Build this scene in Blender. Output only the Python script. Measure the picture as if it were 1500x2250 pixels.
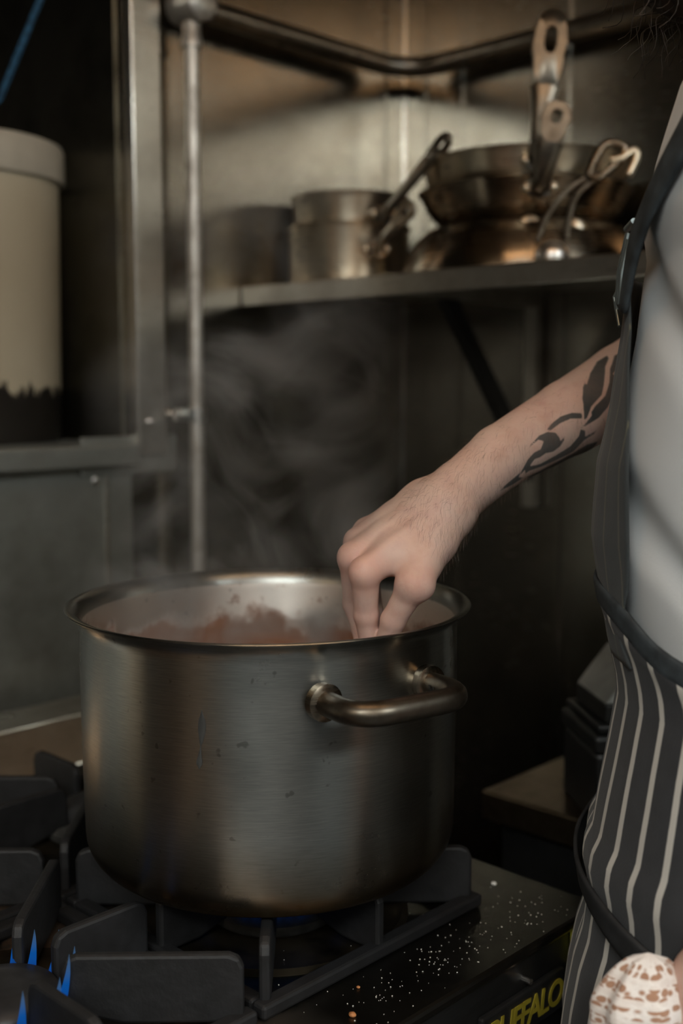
import bpy, bmesh, math, random
import numpy as np
from mathutils import Vector, Matrix, noise

for _o in list(bpy.data.objects):
    bpy.data.objects.remove(_o)
S = bpy.context.scene
COL = S.collection
random.seed(7)
PI = math.pi

# ------------------------------------------------------------------ camera
CAM = Vector((0, 0, 1.32))
YAW, PITCH = math.radians(44), math.atan(275 / 2500)
FH = Vector((math.cos(YAW), math.sin(YAW), 0))
RT = Vector((math.sin(YAW), -math.cos(YAW), 0))
FW = FH * math.cos(PITCH) - Vector((0, 0, math.sin(PITCH)))
UP = FH * math.sin(PITCH) + Vector((0, 0, math.cos(PITCH)))
cd = bpy.data.cameras.new('camera')
cd.sensor_fit = 'VERTICAL'; cd.sensor_height = 36; cd.lens = 40
cd.clip_start = 0.05
cd.dof.use_dof = True; cd.dof.focus_distance = 1.02; cd.dof.aperture_fstop = 2.8
cam = bpy.data.objects.new('camera', cd); COL.objects.link(cam)
cam.matrix_world = Matrix(((RT.x, UP.x, -FW.x, CAM.x), (RT.y, UP.y, -FW.y, CAM.y), (RT.z, UP.z, -FW.z, CAM.z), (0, 0, 0, 1)))
S.camera = cam


def at(x, y, d):
    """the place d metres in front of the lens that the photograph shows at pixel x, y"""
    return CAM + (FW + RT * ((x - 750) / 2500) + UP * ((1125 - y) / 2500)) * d


# ------------------------------------------------------------------ world, lamps, exposure
W = bpy.data.worlds.new('world'); S.world = W; W.use_nodes = True
W.node_tree.nodes['Background'].inputs[0].default_value = (.5, .55, .6, 1)
W.node_tree.nodes['Background'].inputs[1].default_value = 0.02
LAMP_COOL = 24.0
LAMP_DIM = 8.0
LAMP_WARM = 7.5
S.view_settings.view_transform = 'Standard'; S.view_settings.look = 'None'
S.view_settings.exposure = 0.45; S.view_settings.gamma = 1
S.view_settings.use_curve_mapping = False

# ------------------------------------------------------------------ node material helper


class NM:
    def __init__(s, name):
        s.m = bpy.data.materials.new(name); s.m.use_nodes = True
        s.t = s.m.node_tree; s.p = s.t.nodes['Principled BSDF']

    def n(s, typ, **kw):
        nd = s.t.nodes.new(typ)
        for k, v in kw.items():
            if k.startswith('i_'):
                key = k[2:]
                key = int(key) if key.isdigit() else key.replace('_', ' ')
                s.put(nd.inputs[key], v)
            else:
                setattr(nd, k, v)
        return nd

    def put(s, sock, v):
        if isinstance(v, bpy.types.NodeSocket):
            s.t.links.new(v, sock)
        elif isinstance(v, (tuple, list)) and len(v) == 3 and sock.type == 'RGBA':
            sock.default_value = (*v, 1)
        else:
            sock.default_value = v

    def set(s, **kw):
        for k, v in kw.items():
            s.put(s.p.inputs[k.replace('_', ' ')], v)
        return s

    def co(s, kind='Object'):
        return s.n('ShaderNodeTexCoord').outputs[kind]

    def mapping(s, vec, scale=(1, 1, 1), loc=(0, 0, 0)):
        nd = s.n('ShaderNodeMapping'); s.put(nd.inputs[0], vec)
        nd.inputs['Scale'].default_value = scale; nd.inputs['Location'].default_value = loc
        return nd.outputs[0]

    def noise(s, vec, scale, detail=4, rough=.55):
        nd = s.n('ShaderNodeTexNoise'); s.put(nd.inputs['Vector'], vec)
        nd.inputs['Scale'].default_value = scale; nd.inputs['Detail'].default_value = detail
        nd.inputs['Roughness'].default_value = rough
        return nd.outputs[0]

    def ramp(s, fac, *stops):
        nd = s.n('ShaderNodeValToRGB'); s.put(nd.inputs[0], fac)
        e = nd.color_ramp.elements
        while len(e) < len(stops):
            e.new(.5)
        for el, (p, c) in zip(e, stops):
            el.position = p
            el.color = (c, c, c, 1) if not isinstance(c, tuple) else (*c, 1)
        return nd.outputs[0]

    def mix(s, fac, a, b):
        nd = s.n('ShaderNodeMix', data_type='RGBA')
        s.put(nd.inputs[0], fac); s.put(nd.inputs[6], a); s.put(nd.inputs[7], b)
        return nd.outputs[2]

    def math(s, op, a, b=0.0, c=0.0, clamp=False):
        nd = s.n('ShaderNodeMath', operation=op); nd.use_clamp = clamp
        s.put(nd.inputs[0], a); s.put(nd.inputs[1], b); s.put(nd.inputs[2], c)
        return nd.outputs[0]

    def range(s, v, a, b, c=0., d=1.):
        nd = s.n('ShaderNodeMapRange'); s.put(nd.inputs[0], v)
        for i, x in enumerate((a, b, c, d)):
            s.put(nd.inputs[i + 1], x)
        return nd.outputs[0]

    def bump(s, h, strength=.3, dist=.001):
        nd = s.n('ShaderNodeBump'); nd.inputs['Strength'].default_value = strength
        nd.inputs['Distance'].default_value = dist; s.put(nd.inputs['Height'], h)
        s.put(s.p.inputs['Normal'], nd.outputs[0])
        return s

    def sep(s, vec):
        nd = s.n('ShaderNodeSeparateXYZ'); s.put(nd.inputs[0], vec)
        return nd.outputs


def metal(name, col, rough, dirt=(.05, .04, .02), dirt_amt=.45, scale=6, brush=(1, 1, 60), metallic=1.0, wavy=0.0, turned=False):
    m = NM(name); c = m.co('Object')
    n1 = m.noise(c, scale, 6, .6)
    f = m.ramp(n1, (.45, 0.), (.75, dirt_amt))
    br = m.noise(m.mapping(c, brush), 12, 3)
    m.set(Base_Color=m.mix(f, col, dirt), Metallic=metallic)
    m.set(Roughness=m.math('ADD', m.range(n1, .3, .8, rough - .06, rough + .12), m.range(br, .3, .7, -.05, .05)))
    if turned:      # brushed round and round on a lathe
        m.set(Anisotropic=.75, Anisotropic_Rotation=.25)
        m.put(m.p.inputs['Tangent'], m.n('ShaderNodeTangent', direction_type='RADIAL', axis='Z').outputs[0])
    h = br
    if wavy:
        h = m.math('ADD', m.math('MULTIPLY', br, .02), m.math('MULTIPLY', m.noise(c, 2.2, 1), wavy))
        m.bump(h, .45, .01)
    else:
        m.bump(h, .06, .001)
    return m.m


def plain(name, col, rough=.6, var=.15, scale=20, metallic=0, bump=0.):
    m = NM(name); c = m.co('Object'); n1 = m.noise(c, scale, 5)
    dark = tuple(x * (1 - var * 2) for x in col); lite = tuple(min(1, x * (1 + var)) for x in col)
    m.set(Base_Color=m.mix(m.ramp(n1, (.3, 0.), (.7, 1.)), dark, lite), Roughness=rough, Metallic=metallic)
    if bump:
        m.bump(n1, bump, .002)
    return m.m


def emit(name, col, strength):
    m = NM(name)
    m.set(Base_Color=(0, 0, 0), Emission_Color=col, Emission_Strength=strength)
    return m.m


M = {}
M['wall_steel'] = metal('wall steel', (.40, .38, .335), .20, dirt=(.19, .14, .085), dirt_amt=.7, scale=2.5, brush=(2, 2, 40), wavy=.5)
M['steel'] = metal('steel', (.60, .58, .53), .33, dirt=(.12, .09, .05), dirt_amt=.6, scale=7)
M['pan_steel'] = metal('pan steel', (.74, .66, .52), .32, dirt=(.22, .13, .05), dirt_amt=.8, scale=9, brush=(1, 1, 30), turned=True)
M['burnt_steel'] = metal('burnt pan steel', (.30, .25, .19), .25, dirt=(.03, .018, .008), dirt_amt=1, scale=8, brush=(1, 1, 30), turned=True)
M['pan_handle'] = metal('pan handle', (.22, .195, .16), .34, dirt=(.04, .025, .012), dirt_amt=.9, scale=16)
M['rail'] = metal('rail', (.32, .29, .25), .30, dirt=(.08, .06, .035), dirt_amt=.8, scale=10)
M['pipe'] = metal('pipe', (.62, .60, .56), .42, dirt=(.25, .22, .18), dirt_amt=.8, scale=30, metallic=.8)
m = NM('stove steel'); c = m.co('Object'); n1 = m.noise(c, 9, 6, .6); n2 = m.noise(c, 13, 5, .65)
oil = m.math('MULTIPLY', m.range(m.sep(c)[0], .50, .66, 1., 0.), m.ramp(n2, (.42, 0.), (.50, .9)))
col = m.mix(m.ramp(n1, (.45, 0.), (.75, .9)), (.10, .095, .085), (.02, .018, .012))
m.set(Base_Color=m.mix(oil, col, (.10, .042, .012)), Metallic=m.math('SUBTRACT', 1., m.math('MULTIPLY', oil, .8)), Roughness=m.math('ADD', m.range(n1, .3, .8, .30, .46), m.math('MULTIPLY', oil, -.05)))
m.bump(m.noise(m.mapping(c, (1, 1, 60)), 12, 3), .06, .001)
M['stove_steel'] = m.m
M['stove_front'] = metal('stove front steel', (.12, .12, .12), .45, dirt=(.02, .02, .02), dirt_amt=.6, scale=9)
M['iron'] = plain('cast iron', (.006, .006, .007), .65, .3, 60, 0, .5)
M['matte_steel'] = metal('matte steel', (.40, .42, .40), .50, dirt=(.12, .11, .09), dirt_amt=.8, scale=4)
M['dark_steel'] = metal('sooty steel', (.16, .15, .12), .4, dirt=(.02, .018, .014), dirt_amt=.9, scale=5)  # darker steel for the side of the recess
M['dark'] = plain('near black', (.012, .011, .009), .6, .4, 8)  # near-black, for the recess back, shelf braces and small dark parts
M['dome'] = metal('greasy dome', (.42, .36, .28), .4, dirt=(.12, .06, .02), dirt_amt=.8, scale=30)
M['plate'] = plain('burnt hob plate', (.045, .035, .022), .35, .5, 14, .6, .2)
M['burner'] = plain('burner alloy', (.10, .10, .095), .5, .3, 40, .7)
M['burner_cap'] = plain('burner cap enamel', (.03, .03, .032), .5, .3, 40, .2)
M['room'] = plain('kitchen wall paint', (.22, .21, .20), .7, .05, 3)
M['room_dark'] = plain('dark lower panel', (.015, .015, .015), .5, .1, 3)
M['floor'] = plain('floor vinyl', (.018, .018, .018), .5, .2, 10)
M['ceiling'] = plain('ceiling', (.42, .30, .20), .8, .05, 3)
M['cool_fill'] = emit('cool fill diffuser', (.93, .99, .97), LAMP_COOL)
M['key_light'] = emit('key diffuser', (.95, .99, .95), LAMP_COOL * 1.3)
M['dim_fill'] = emit('dim fill diffuser', (1, .95, .88), LAMP_DIM)
M['amber_fill'] = emit('amber fill diffuser', (1, .74, .48), LAMP_DIM * .9)
M['warm_light'] = emit('warm diffuser', (1, .60, .31), LAMP_WARM)
M['cord'] = plain('blue rope', (.03, .13, .26), .7, .3, 90, 0, .5)
M['black'] = plain('black plastic', (.014, .014, .014), .4, .3, 20)
M['grey_plastic'] = plain('grey plastic', (.28, .28, .26), .45, .2, 20)
M['yellow'] = plain('yellow green plastic', (.42, .40, .03), .5, .2, 40)
M['badge_ink'] = plain('yellow lettering', (.30, .24, .02), .5, .2, 40)
M['rust_top'] = metal('counter steel', (.20, .15, .10), .4, dirt=(.05, .03, .015), dirt_amt=.9, scale=12)
M['screw'] = metal('screw head', (.75, .73, .7), .3, dirt_amt=.2)
M['salt'] = plain('salt', (.8, .78, .72), .6, .1, 50)
M['crumb'] = plain('crumb', (.45, .18, .06), .7, .3, 90)
M['shoe'] = plain('shoe', (.02, .02, .02), .5, .2, 20)
M['hair'] = plain('dark hair', (.028, .017, .010), .55, .4, 90)
M['arm_hair'] = plain('arm hair', (.06, .035, .02), .5, .2, 90)
M['eye'] = plain('eye white', (.75, .72, .68), .2, .02, 20)
M['iris'] = plain('iris', (.06, .035, .02), .2, .2, 90)
M['strap'] = plain('black strap', (.016, .017, .019), .7, .3, 60)
M['strap_grey'] = plain('slate strap', (.035, .045, .052), .75, .3, 60)
M['buckle'] = metal('buckle metal', (.35, .42, .44), .4, dirt_amt=.2)

# pot steel: circumferentially brushed, food stains inside, heat tint at the foot
m = NM('stock pot steel'); c = m.co('Object'); sx = m.sep(c)
n1 = m.noise(c, 9, 6, .62); n2 = m.noise(c, 38, 5, .6)
rad = m.math('SQRT', m.math('ADD', m.math('POWER', sx[0], 2), m.math('POWER', sx[1], 2)))
inside = m.math('MULTIPLY', m.math('LESS_THAN', rad, .1845), m.math('GREATER_THAN', sx[2], .037))
lowin = m.range(sx[2], .165, .245, .30, -.19)
stain = m.math('MULTIPLY', m.math('MULTIPLY', inside, .92), m.ramp(m.math('ADD', m.math('ADD', m.math('MULTIPLY', n1, .6), m.math('MULTIPLY', n2, .4)), lowin), (.51, 0.), (.62, 1.)))
heat = m.math('MULTIPLY', m.math('SUBTRACT', 1., inside), m.ramp(m.math('ADD', m.range(sx[2], .0, .10, .75, 0.), m.math('MULTIPLY', n1, .35)), (.35, 0.), (.85, 1.)))
scr = m.noise(m.mapping(c, (6, 6, 160)), 8, 4, .6)
spots = m.ramp(m.noise(c, 75, 2, .5), (.69, 0.), (.73, .6))
col = m.mix(m.range(scr, .35, .65), (.28, .29, .275), (.36, .36, .34))
col = m.mix(inside, col, (.74, .72, .68))  # same steel painted brighter inside, standing in for light there
col = m.mix(m.math('MULTIPLY', spots, .7), col, (.05, .045, .04))
col = m.mix(heat, col, (.13, .085, .035))
blob = m.math('MULTIPLY', inside, m.ramp(m.noise(m.mapping(c, (1, 1, 1.3)), 26, 4, .6), (.62, 0.), (.67, .75)))
stain = m.math('MAXIMUM', stain, blob)
col = m.mix(stain, col, (.20, .065, .014))
m.set(Base_Color=col, Metallic=m.math('SUBTRACT', 1., m.math('MULTIPLY', stain, .85)))
m.set(Roughness=m.math('ADD', m.range(n1, .3, .7, .26, .33), m.math('ADD', m.math('MULTIPLY', stain, .25), m.math('MULTIPLY', inside, .24))))
m.set(Anisotropic=.75, Anisotropic_Rotation=.25)
tg = m.n('ShaderNodeTangent', direction_type='RADIAL', axis='Z'); m.put(m.p.inputs['Tangent'], tg.outputs[0])
m.bump(scr, .08, .0006)
M['pot'] = m.m

# bucket: off-white plastic, scorched ragged black foot
m = NM('bucket plastic'); c = m.co('Object'); sx = m.sep(c)
n1 = m.noise(m.mapping(c, (1, 1, .45)), 55, 6, .68)
blk = m.ramp(m.math('ADD', m.range(sx[2], .0, .13, .85, .0), m.math('MULTIPLY', n1, .62)), (.54, 0.), (.60, 1.))
m.set(Base_Color=m.mix(blk, m.mix(m.noise(c, 5, 4), (.42, .36, .25), (.58, .52, .40)), (.012, .010, .008)), Roughness=.5)
M['bucket'] = m.m  # scorched foot keeps a ragged edge
M['bucket_lid'] = plain('bucket lid', (.50, .46, .38), .5, .12, 9)

# skin with a tattoo in limb coordinates (attribute tattoo: signed distance to the ink)
m = NM('skin'); c = m.co('Object')
n1 = m.noise(c, 28, 5, .6); n2 = m.noise(c, 120, 4, .6); n3 = m.noise(c, 9, 3)
col = m.mix(m.ramp(n3, (.35, 0.), (.68, 1.)), (.63, .47, .40), (.62, .415, .345))
col = m.mix(m.ramp(n1, (.55, 0.), (.8, .6)), col, (.46, .22, .16))
col = m.mix(m.ramp(m.noise(c, 52, 4, .65), (.50, 0.), (.72, .40)), col, (.50, .31, .29))
att = m.n('ShaderNodeAttribute', attribute_name='flush').outputs['Fac']
col = m.mix(m.math('MULTIPLY', att, .55), col, (.55, .20, .14))
tat = m.n('ShaderNodeAttribute', attribute_name='tattoo').outputs['Fac']
ink = m.range(m.math('ADD', tat, m.math('MULTIPLY', m.math('SUBTRACT', n2, .5), .0008)), .0006, -.0006)
ink = m.math('MULTIPLY', ink, m.range(n1, .3, .8, .97, .80))
col = m.mix(ink, col, (.050, .060, .062))
m.set(Base_Color=col, Roughness=.48, Subsurface_Weight=.12, Subsurface_Radius=(.006, .0025, .0012), Subsurface_Scale=.6)
m.p.inputs['Specular IOR Level'].default_value = .35
h = m.math('ADD', m.math('MULTIPLY', n2, .35), m.noise(m.mapping(c, (1, 1, 1)), 330, 3))
m.bump(h, .35, .0007)
M['skin'] = m.m

# fabrics
m = NM('grey jersey'); c = m.co('Object'); n1 = m.noise(c, 600, 2); n2 = m.noise(c, 7, 3)
m.set(Base_Color=m.mix(n2, (.50, .53, .55), (.58, .60, .61)), Roughness=.9, Sheen_Weight=.2)
m.bump(n1, .25, .0006); M['jersey'] = m.m


def stripes(name, base, line, pitch, wide, rough=.9):
    m = NM(name); uv = m.sep(m.co('UV')); c = m.co('Object'); n1 = m.noise(c, 500, 2); n2 = m.noise(c, 40, 4)
    u = m.math('ADD', uv[0], m.math('MULTIPLY', m.math('SUBTRACT', n2, .5), .0012))
    fr = m.math('FRACT', m.math('DIVIDE', u, pitch))
    d = m.math('ABSOLUTE', m.math('SUBTRACT', fr, .5))
    s = m.range(d, (wide / pitch) * .5 - .015, (wide / pitch) * .5 + .015, 1., 0.)
    col = m.mix(m.noise(c, 55, 5), tuple(x * .75 for x in base), tuple(x * 1.3 for x in base))
    m.set(Base_Color=m.mix(s, col, line), Roughness=rough, Sheen_Weight=.1)
    m.bump(n1, .3, .0006)
    return m.m


M['apron'] = stripes('striped apron cloth', (.030, .032, .036), (.52, .50, .46), .0300, .0062)
M['bib'] = stripes('apron bib cloth', (.035, .042, .045), (.10, .10, .075), .0300, .0022)
M['trouser'] = stripes('trouser cloth', (.030, .031, .034), (.35, .34, .31), .0300, .0055)
m = NM('towel cloth'); c = m.co('UV'); 
vx = m.n('ShaderNodeTexVoronoi', feature='F1', i_Scale=1.0); vx.inputs['Randomness'].default_value = .55
m.put(vx.inputs['Vector'], m.mapping(c, (24, 40, 1)))
row = m.math('GREATER_THAN', m.math('FRACT', m.math('MULTIPLY', m.sep(c)[1], 16)), .42)
mk = m.math('MULTIPLY', m.ramp(vx.outputs['Distance'], (.46, 1.), (.58, 0.)), m.math('ADD', m.math('MULTIPLY', row, .75), .12))
m.set(Base_Color=m.mix(mk, (.74, .68, .64), (.30, .12, .045)), Roughness=.95, Sheen_Weight=.3)
m.bump(m.noise(m.co('Object'), 300, 3), .6, .002); M['towel'] = m.m

# unseen stew, added for its brown bounce light
m = NM('stew'); c = m.co('Object'); n1 = m.noise(c, 30, 5)
m.set(Base_Color=m.mix(n1, (.25, .07, .015), (.42, .14, .04)), Roughness=.25); m.bump(n1, .6, .006); M['stew'] = m.m
M['drip'] = plain('dried drip', (.03, .03, .028), .7, .2, 60)


def flame_mat():
    m = NM('gas flame'); c = m.sep(m.co('UV'))[1]
    t = m.t
    em = m.n('ShaderNodeEmission'); m.put(em.inputs[0], m.ramp(c, (0., (.02, .12, .75)), (.5, (.01, .25, 1.)), (1., (.25, .55, 1.))))
    em.inputs[1].default_value = .22
    tr = m.n('ShaderNodeBsdfTransparent')
    mx = m.n('ShaderNodeMixShader'); m.put(mx.inputs[0], m.ramp(c, (0., .35), (.35, .8), (1., .15)))
    t.links.new(tr.outputs[0], mx.inputs[1]); t.links.new(em.outputs[0], mx.inputs[2])
    t.links.new(mx.outputs[0], t.nodes['Material Output'].inputs[0])
    return m.m


M['flame'] = flame_mat()

# ------------------------------------------------------------------ object helpers


def link(name, me, mat=None, parent=None, smooth=False):
    o = bpy.data.objects.new(name, me); COL.objects.link(o)
    if mat is not None and not me.materials:
        me.materials.append(mat)
    if smooth:
        for p in me.polygons:
            p.use_smooth = True
    if parent is not None:
        o.parent = parent
    return o


def obj(name, bm, mat, parent=None, smooth=False, angle=None, bevel=0., segs=2):
    bmesh.ops.recalc_face_normals(bm, faces=bm.faces)
    me = bpy.data.meshes.new(name); bm.to_mesh(me); bm.free()
    o = link(name, me, mat, parent, smooth or angle is not None)
    if bevel:
        md = o.modifiers.new('bevel', 'BEVEL'); md.width = bevel; md.segments = segs; md.limit_method = 'ANGLE'
        md.angle_limit = math.radians(40); md.harden_normals = False
    if angle is not None:
        me.set_sharp_from_angle(angle=math.radians(angle))
    return o


def empty(name, loc, rz=0):
    o = bpy.data.objects.new(name, None); COL.objects.link(o); o.location = loc; o.rotation_euler.z = rz
    o.empty_display_size = .05
    return o


def tag(o, label, cat, group=None, kind=None):
    o['label'] = label; o['category'] = cat
    if group:
        o['group'] = group
    if kind:
        o['kind'] = kind
    return o


def struct(o):
    o['kind'] = 'structure'; return o


def box(bm, x0, x1, y0, y1, z0, z1):
    v = [bm.verts.new((x, y, z)) for z in (z0, z1) for y in (y0, y1) for x in (x0, x1)]
    for f in ((0, 2, 3, 1), (4, 5, 7, 6), (0, 1, 5, 4), (2, 6, 7, 3), (0, 4, 6, 2), (1, 3, 7, 5)):
        bm.faces.new([v[i] for i in f])
    return v


def bxo(name, dims, mat, parent=None, bevel=.002):
    bm = bmesh.new(); box(bm, *dims)
    return obj(name, bm, mat, parent, bevel=bevel)


def prism(bm, pts, thick_vec):
    """closed polygon (3D points) extruded along thick_vec"""
    a = [bm.verts.new(p) for p in pts]; b = [bm.verts.new(Vector(p) + Vector(thick_vec)) for p in pts]
    bm.faces.new(a); bm.faces.new(list(reversed(b)))
    n = len(pts)
    for i in range(n):
        bm.faces.new((a[i], b[i], b[(i + 1) % n], a[(i + 1) % n]))


def lathe(bm, prof, segs=96, cx=0, cy=0, close=False):
    """profile of (radius, z) turned about the vertical through cx, cy"""
    rings = []
    for r, z in prof:
        if r < 1e-6:
            rings.append([bm.verts.new((cx, cy, z))])
        else:
            rings.append([bm.verts.new((cx + r * math.cos(2 * PI * i / segs), cy + r * math.sin(2 * PI * i / segs), z)) for i in range(segs)])
    pairs = list(zip(rings[:-1], rings[1:]))
    if close:
        pairs.append((rings[-1], rings[0]))
    for a, b in pairs:
        for i in range(segs):
            j = (i + 1) % segs
            if len(a) == 1 and len(b) == 1:
                continue
            if len(a) == 1:
                bm.faces.new((a[0], b[j], b[i]))
            elif len(b) == 1:
                bm.faces.new((a[i], a[j], b[0]))
            else:
                bm.faces.new((a[i], a[j], b[j], b[i]))


def spline(pts, n):
    """Catmull-Rom through pts"""
    P = [Vector(p) for p in pts]; P = [P[0] * 2 - P[1]] + P + [P[-1] * 2 - P[-2]]
    out = []
    for k in range(1, len(P) - 2):
        for i in range(n):
            t = i / n; a, b, c, d = P[k - 1:k + 3]
            out.append(.5 * ((2 * b) + (c - a) * t + (2 * a - 5 * b + 4 * c - d) * t * t + (3 * b - a - 3 * c + d) * t ** 3))
    out.append(P[-2]); return out


def rounded(pts, r, n=6):
    """polyline with its corners rounded"""
    P = [Vector(p) for p in pts]; out = [P[0]]
    for a, b, c in zip(P[:-2], P[1:-1], P[2:]):
        u = (a - b).normalized(); v = (c - b).normalized()
        p, q = b + u * r, b + v * r
        for i in range(n + 1):
            t = i / n
            out.append(p * (1 - t) ** 2 + b * 2 * t * (1 - t) + q * t * t)
    out.append(P[-1]); return out


def sweep(bm, path, ra, rb=None, segs=16, up=Vector((0, 0, 1)), cap=True, uvl=None):
    """elliptic section (ra across, rb along up) swept along path; radii may be lists"""
    n = len(path); rings = []
    P = [Vector(p) for p in path]
    prev = None
    for i, p in enumerate(P):
        t = (P[min(i + 1, n - 1)] - P[max(i - 1, 0)]).normalized()
        if prev is None:
            s = t.cross(up)
            if s.length < 1e-3:
                s = t.cross(Vector((1, 0, 0)))
            s.normalize()
        else:
            s = prev - t * prev.dot(t)
            s.normalize()
        prev = s
        w = s.cross(t)
        a = ra[i] if isinstance(ra, (list, tuple)) else ra
        b = a if rb is None else (rb[i] if isinstance(rb, (list, tuple)) else rb)
        rings.append([bm.verts.new(p + s * (a * math.cos(2 * PI * k / segs)) + w * (b * math.sin(2 * PI * k / segs))) for k in range(segs)])
    for a, b in zip(rings[:-1], rings[1:]):
        for k in range(segs):
            j = (k + 1) % segs
            bm.faces.new((a[k], a[j], b[j], b[k]))
    if cap:
        bm.faces.new(list(reversed(rings[0]))); bm.faces.new(rings[-1])
    return rings


def tube(name, path, r, mat, parent=None, segs=20, rb=None):
    bm = bmesh.new(); sweep(bm, path, r, rb, segs)
    return obj(name, bm, mat, parent, angle=50)


def cyl(bm, p, axis, r, h, segs=24):
    a = Vector(axis).normalized()
    sweep(bm, [Vector(p), Vector(p) + a * h], r, None, segs)


def grid_mesh(name, rows, mat, parent=None, closed=False, thick=0., smooth=True):
    """rows of (point, (u, v)) lofted into one sheet with UVs"""
    me = bpy.data.meshes.new(name); V = []; UV = []
    nr, nc = len(rows), len(rows[0])
    for r in rows:
        for p, uv in r:
            V.append(tuple(p)); UV.append(uv)
    F = []
    for i in range(nr - 1):
        for j in range(nc - 1 + (1 if closed else 0)):
            k = (j + 1) % nc
            F.append((i * nc + j, i * nc + k, (i + 1) * nc + k, (i + 1) * nc + j))
    me.from_pydata(V, [], F)
    ul = me.uv_layers.new(name='UVMap')
    for poly in me.polygons:
        for li in poly.loop_indices:
            ul.data[li].uv = UV[me.loops[li].vertex_index]
    me.update()
    o = link(name, me, mat, parent, smooth)
    if thick:
        md = o.modifiers.new('thick', 'SOLIDIFY'); md.thickness = thick; md.offset = 0
    return o


def text_mesh(name, body, size, mat, parent, extrude=.0004, offset=0., shear=0., space=1.):
    fc = bpy.data.curves.new(name, 'FONT'); fc.body = body; fc.size = size; fc.extrude = extrude; fc.offset = offset
    fc.shear = shear; fc.space_character = space
    o = bpy.data.objects.new(name, fc); COL.objects.link(o)
    me = bpy.data.meshes.new_from_object(o.evaluated_get(bpy.context.evaluated_depsgraph_get()))
    bpy.data.objects.remove(o); me.name = name; me.materials.clear()
    return link(name, me, mat, parent)


# ------------------------------------------------------------------ room shell
WY, WX = 1.555, 1.793        # steel wall behind the stove (plane y), steel wall on the right (plane x)
CEIL = 2.55
X0, Y0 = -3.8, -3.8
OPX, OPZ = 1.11, 1.228       # right jamb and sill of the recess in the back wall

struct(bxo('floor', (X0, WX + .1, Y0, WY + .8, -.05, 0), M['floor'], bevel=0))
struct(bxo('ceiling', (X0, WX + .1, Y0, WY + .8, CEIL, CEIL + .05), M['ceiling'], bevel=0))
bm = bmesh.new(); box(bm, OPX, WX + .02, WY, WY + .62, 0, CEIL)
struct(obj('wall_back', bm, M['wall_steel']))
bm = bmesh.new(); box(bm, X0, OPX, WY, WY + .62, 0, OPZ - .036); struct(obj('wall_back_lower', bm, M['matte_steel']))
bm = bmesh.new(); box(bm, X0, OPX, WY, WY + .62, 2.2, CEIL); struct(obj('wall_back_upper', bm, M['wall_steel']))
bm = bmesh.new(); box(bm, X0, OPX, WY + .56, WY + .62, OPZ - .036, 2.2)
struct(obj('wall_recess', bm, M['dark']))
bm = bmesh.new(); box(bm, OPX - .004, OPX, WY + .02, WY + .56, OPZ, 2.2)
struct(obj('wall_recess_side', bm, M['dark_steel']))
bm = bmesh.new(); box(bm, WX, WX + .06, Y0, WY, 0, CEIL)
struct(obj('wall_right', bm, M['wall_steel']))
for nm, d in (('wall_front', (X0, WX, Y0 - .05, Y0, 0, CEIL)), ('wall_left', (X0 - .05, X0, Y0, WY + .62, 0, CEIL))):
    bm = bmesh.new(); box(bm, *d); o = obj(nm, bm, M['room']); struct(o)
struct(bxo('dark_panel_front', (X0, WX, Y0, Y0 + .02, 0, 1.6), M['room_dark'], bevel=0))  # unseen tall dark panel, added so the steel reflects dark low down
struct(bxo('dark_panel_left', (X0, X0 + .02, Y0 + .02, WY, 0, 1.6), M['room_dark'], bevel=0))  # second added dark panel, likewise darkening the low reflections
# sill of the recess, upright post, joint strips, panel frames
bm = bmesh.new(); box(bm, X0 + .03, OPX - .002, WY - .03, WY + .55, OPZ - .036, OPZ)
struct(obj('trim_1', bm, M['matte_steel'], bevel=.004))
bm = bmesh.new(); box(bm, OPX, OPX + .058, WY - .022, WY - .0005, OPZ - .02, CEIL - .001)
struct(obj('trim_2', bm, M['steel'], bevel=.003))
bm = bmesh.new(); box(bm, OPX - .10, OPX + .09, WY - .008, WY - .0005, OPZ - .05, OPZ + .012)
struct(obj('trim_3', bm, M['matte_steel'], bevel=.002))
# corner cover strip, set across the corner
bm = bmesh.new()
prism(bm, [(WX - .0005, WY - .058, .0), (WX - .004, WY - .058, 0), (WX - .004, WY - .010, 0), (WX - .010, WY - .004, 0), (WX - .058, WY - .004, 0), (WX - .058, WY - .0005, 0), (WX - .0005, WY - .0005, 0)], (0, 0, CEIL - .002))
struct(obj('trim_4', bm, M['wall_steel'], bevel=.001))
for k, (y0, y1) in enumerate(((1.405, 1.42), (1.165, 1.185), (.60, .62))):
    bm = bmesh.new(); box(bm, WX - .004, WX - .0005, y0, y1, 0, CEIL - .002)
    struct(obj('trim_%d' % (5 + k), bm, M['wall_steel'], bevel=.001))
bm = bmesh.new(); box(bm, 1.055, 1.062, WY - .005, WY - .0005, .5, OPZ - .05)
struct(obj('trim_8', bm, M['steel'], bevel=.001))
for p in ((1.135, WY - .022, 1.262), (1.134, WY - .008, 1.212), (1.04, WY - .0005, 1.17)):
    bm = bmesh.new(); sweep(bm, [Vector(p), Vector(p) + Vector((0, -.0025, 0)), Vector(p) + Vector((0, -.004, 0))], [.007, .007, .004], None, 16)
    o = obj('screw', bm, M['screw'], angle=50)
    tag(o, {1.262: 'round screw head on the steel post just above the sill line', 1.212: 'round screw head on the joint plate below the sill line',
            1.17: 'round screw head at the top corner of the lower steel panel'}[p[2]], 'screw')

# ceiling lamps: key panel and warm lamp, the others added as unseen fills


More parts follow.
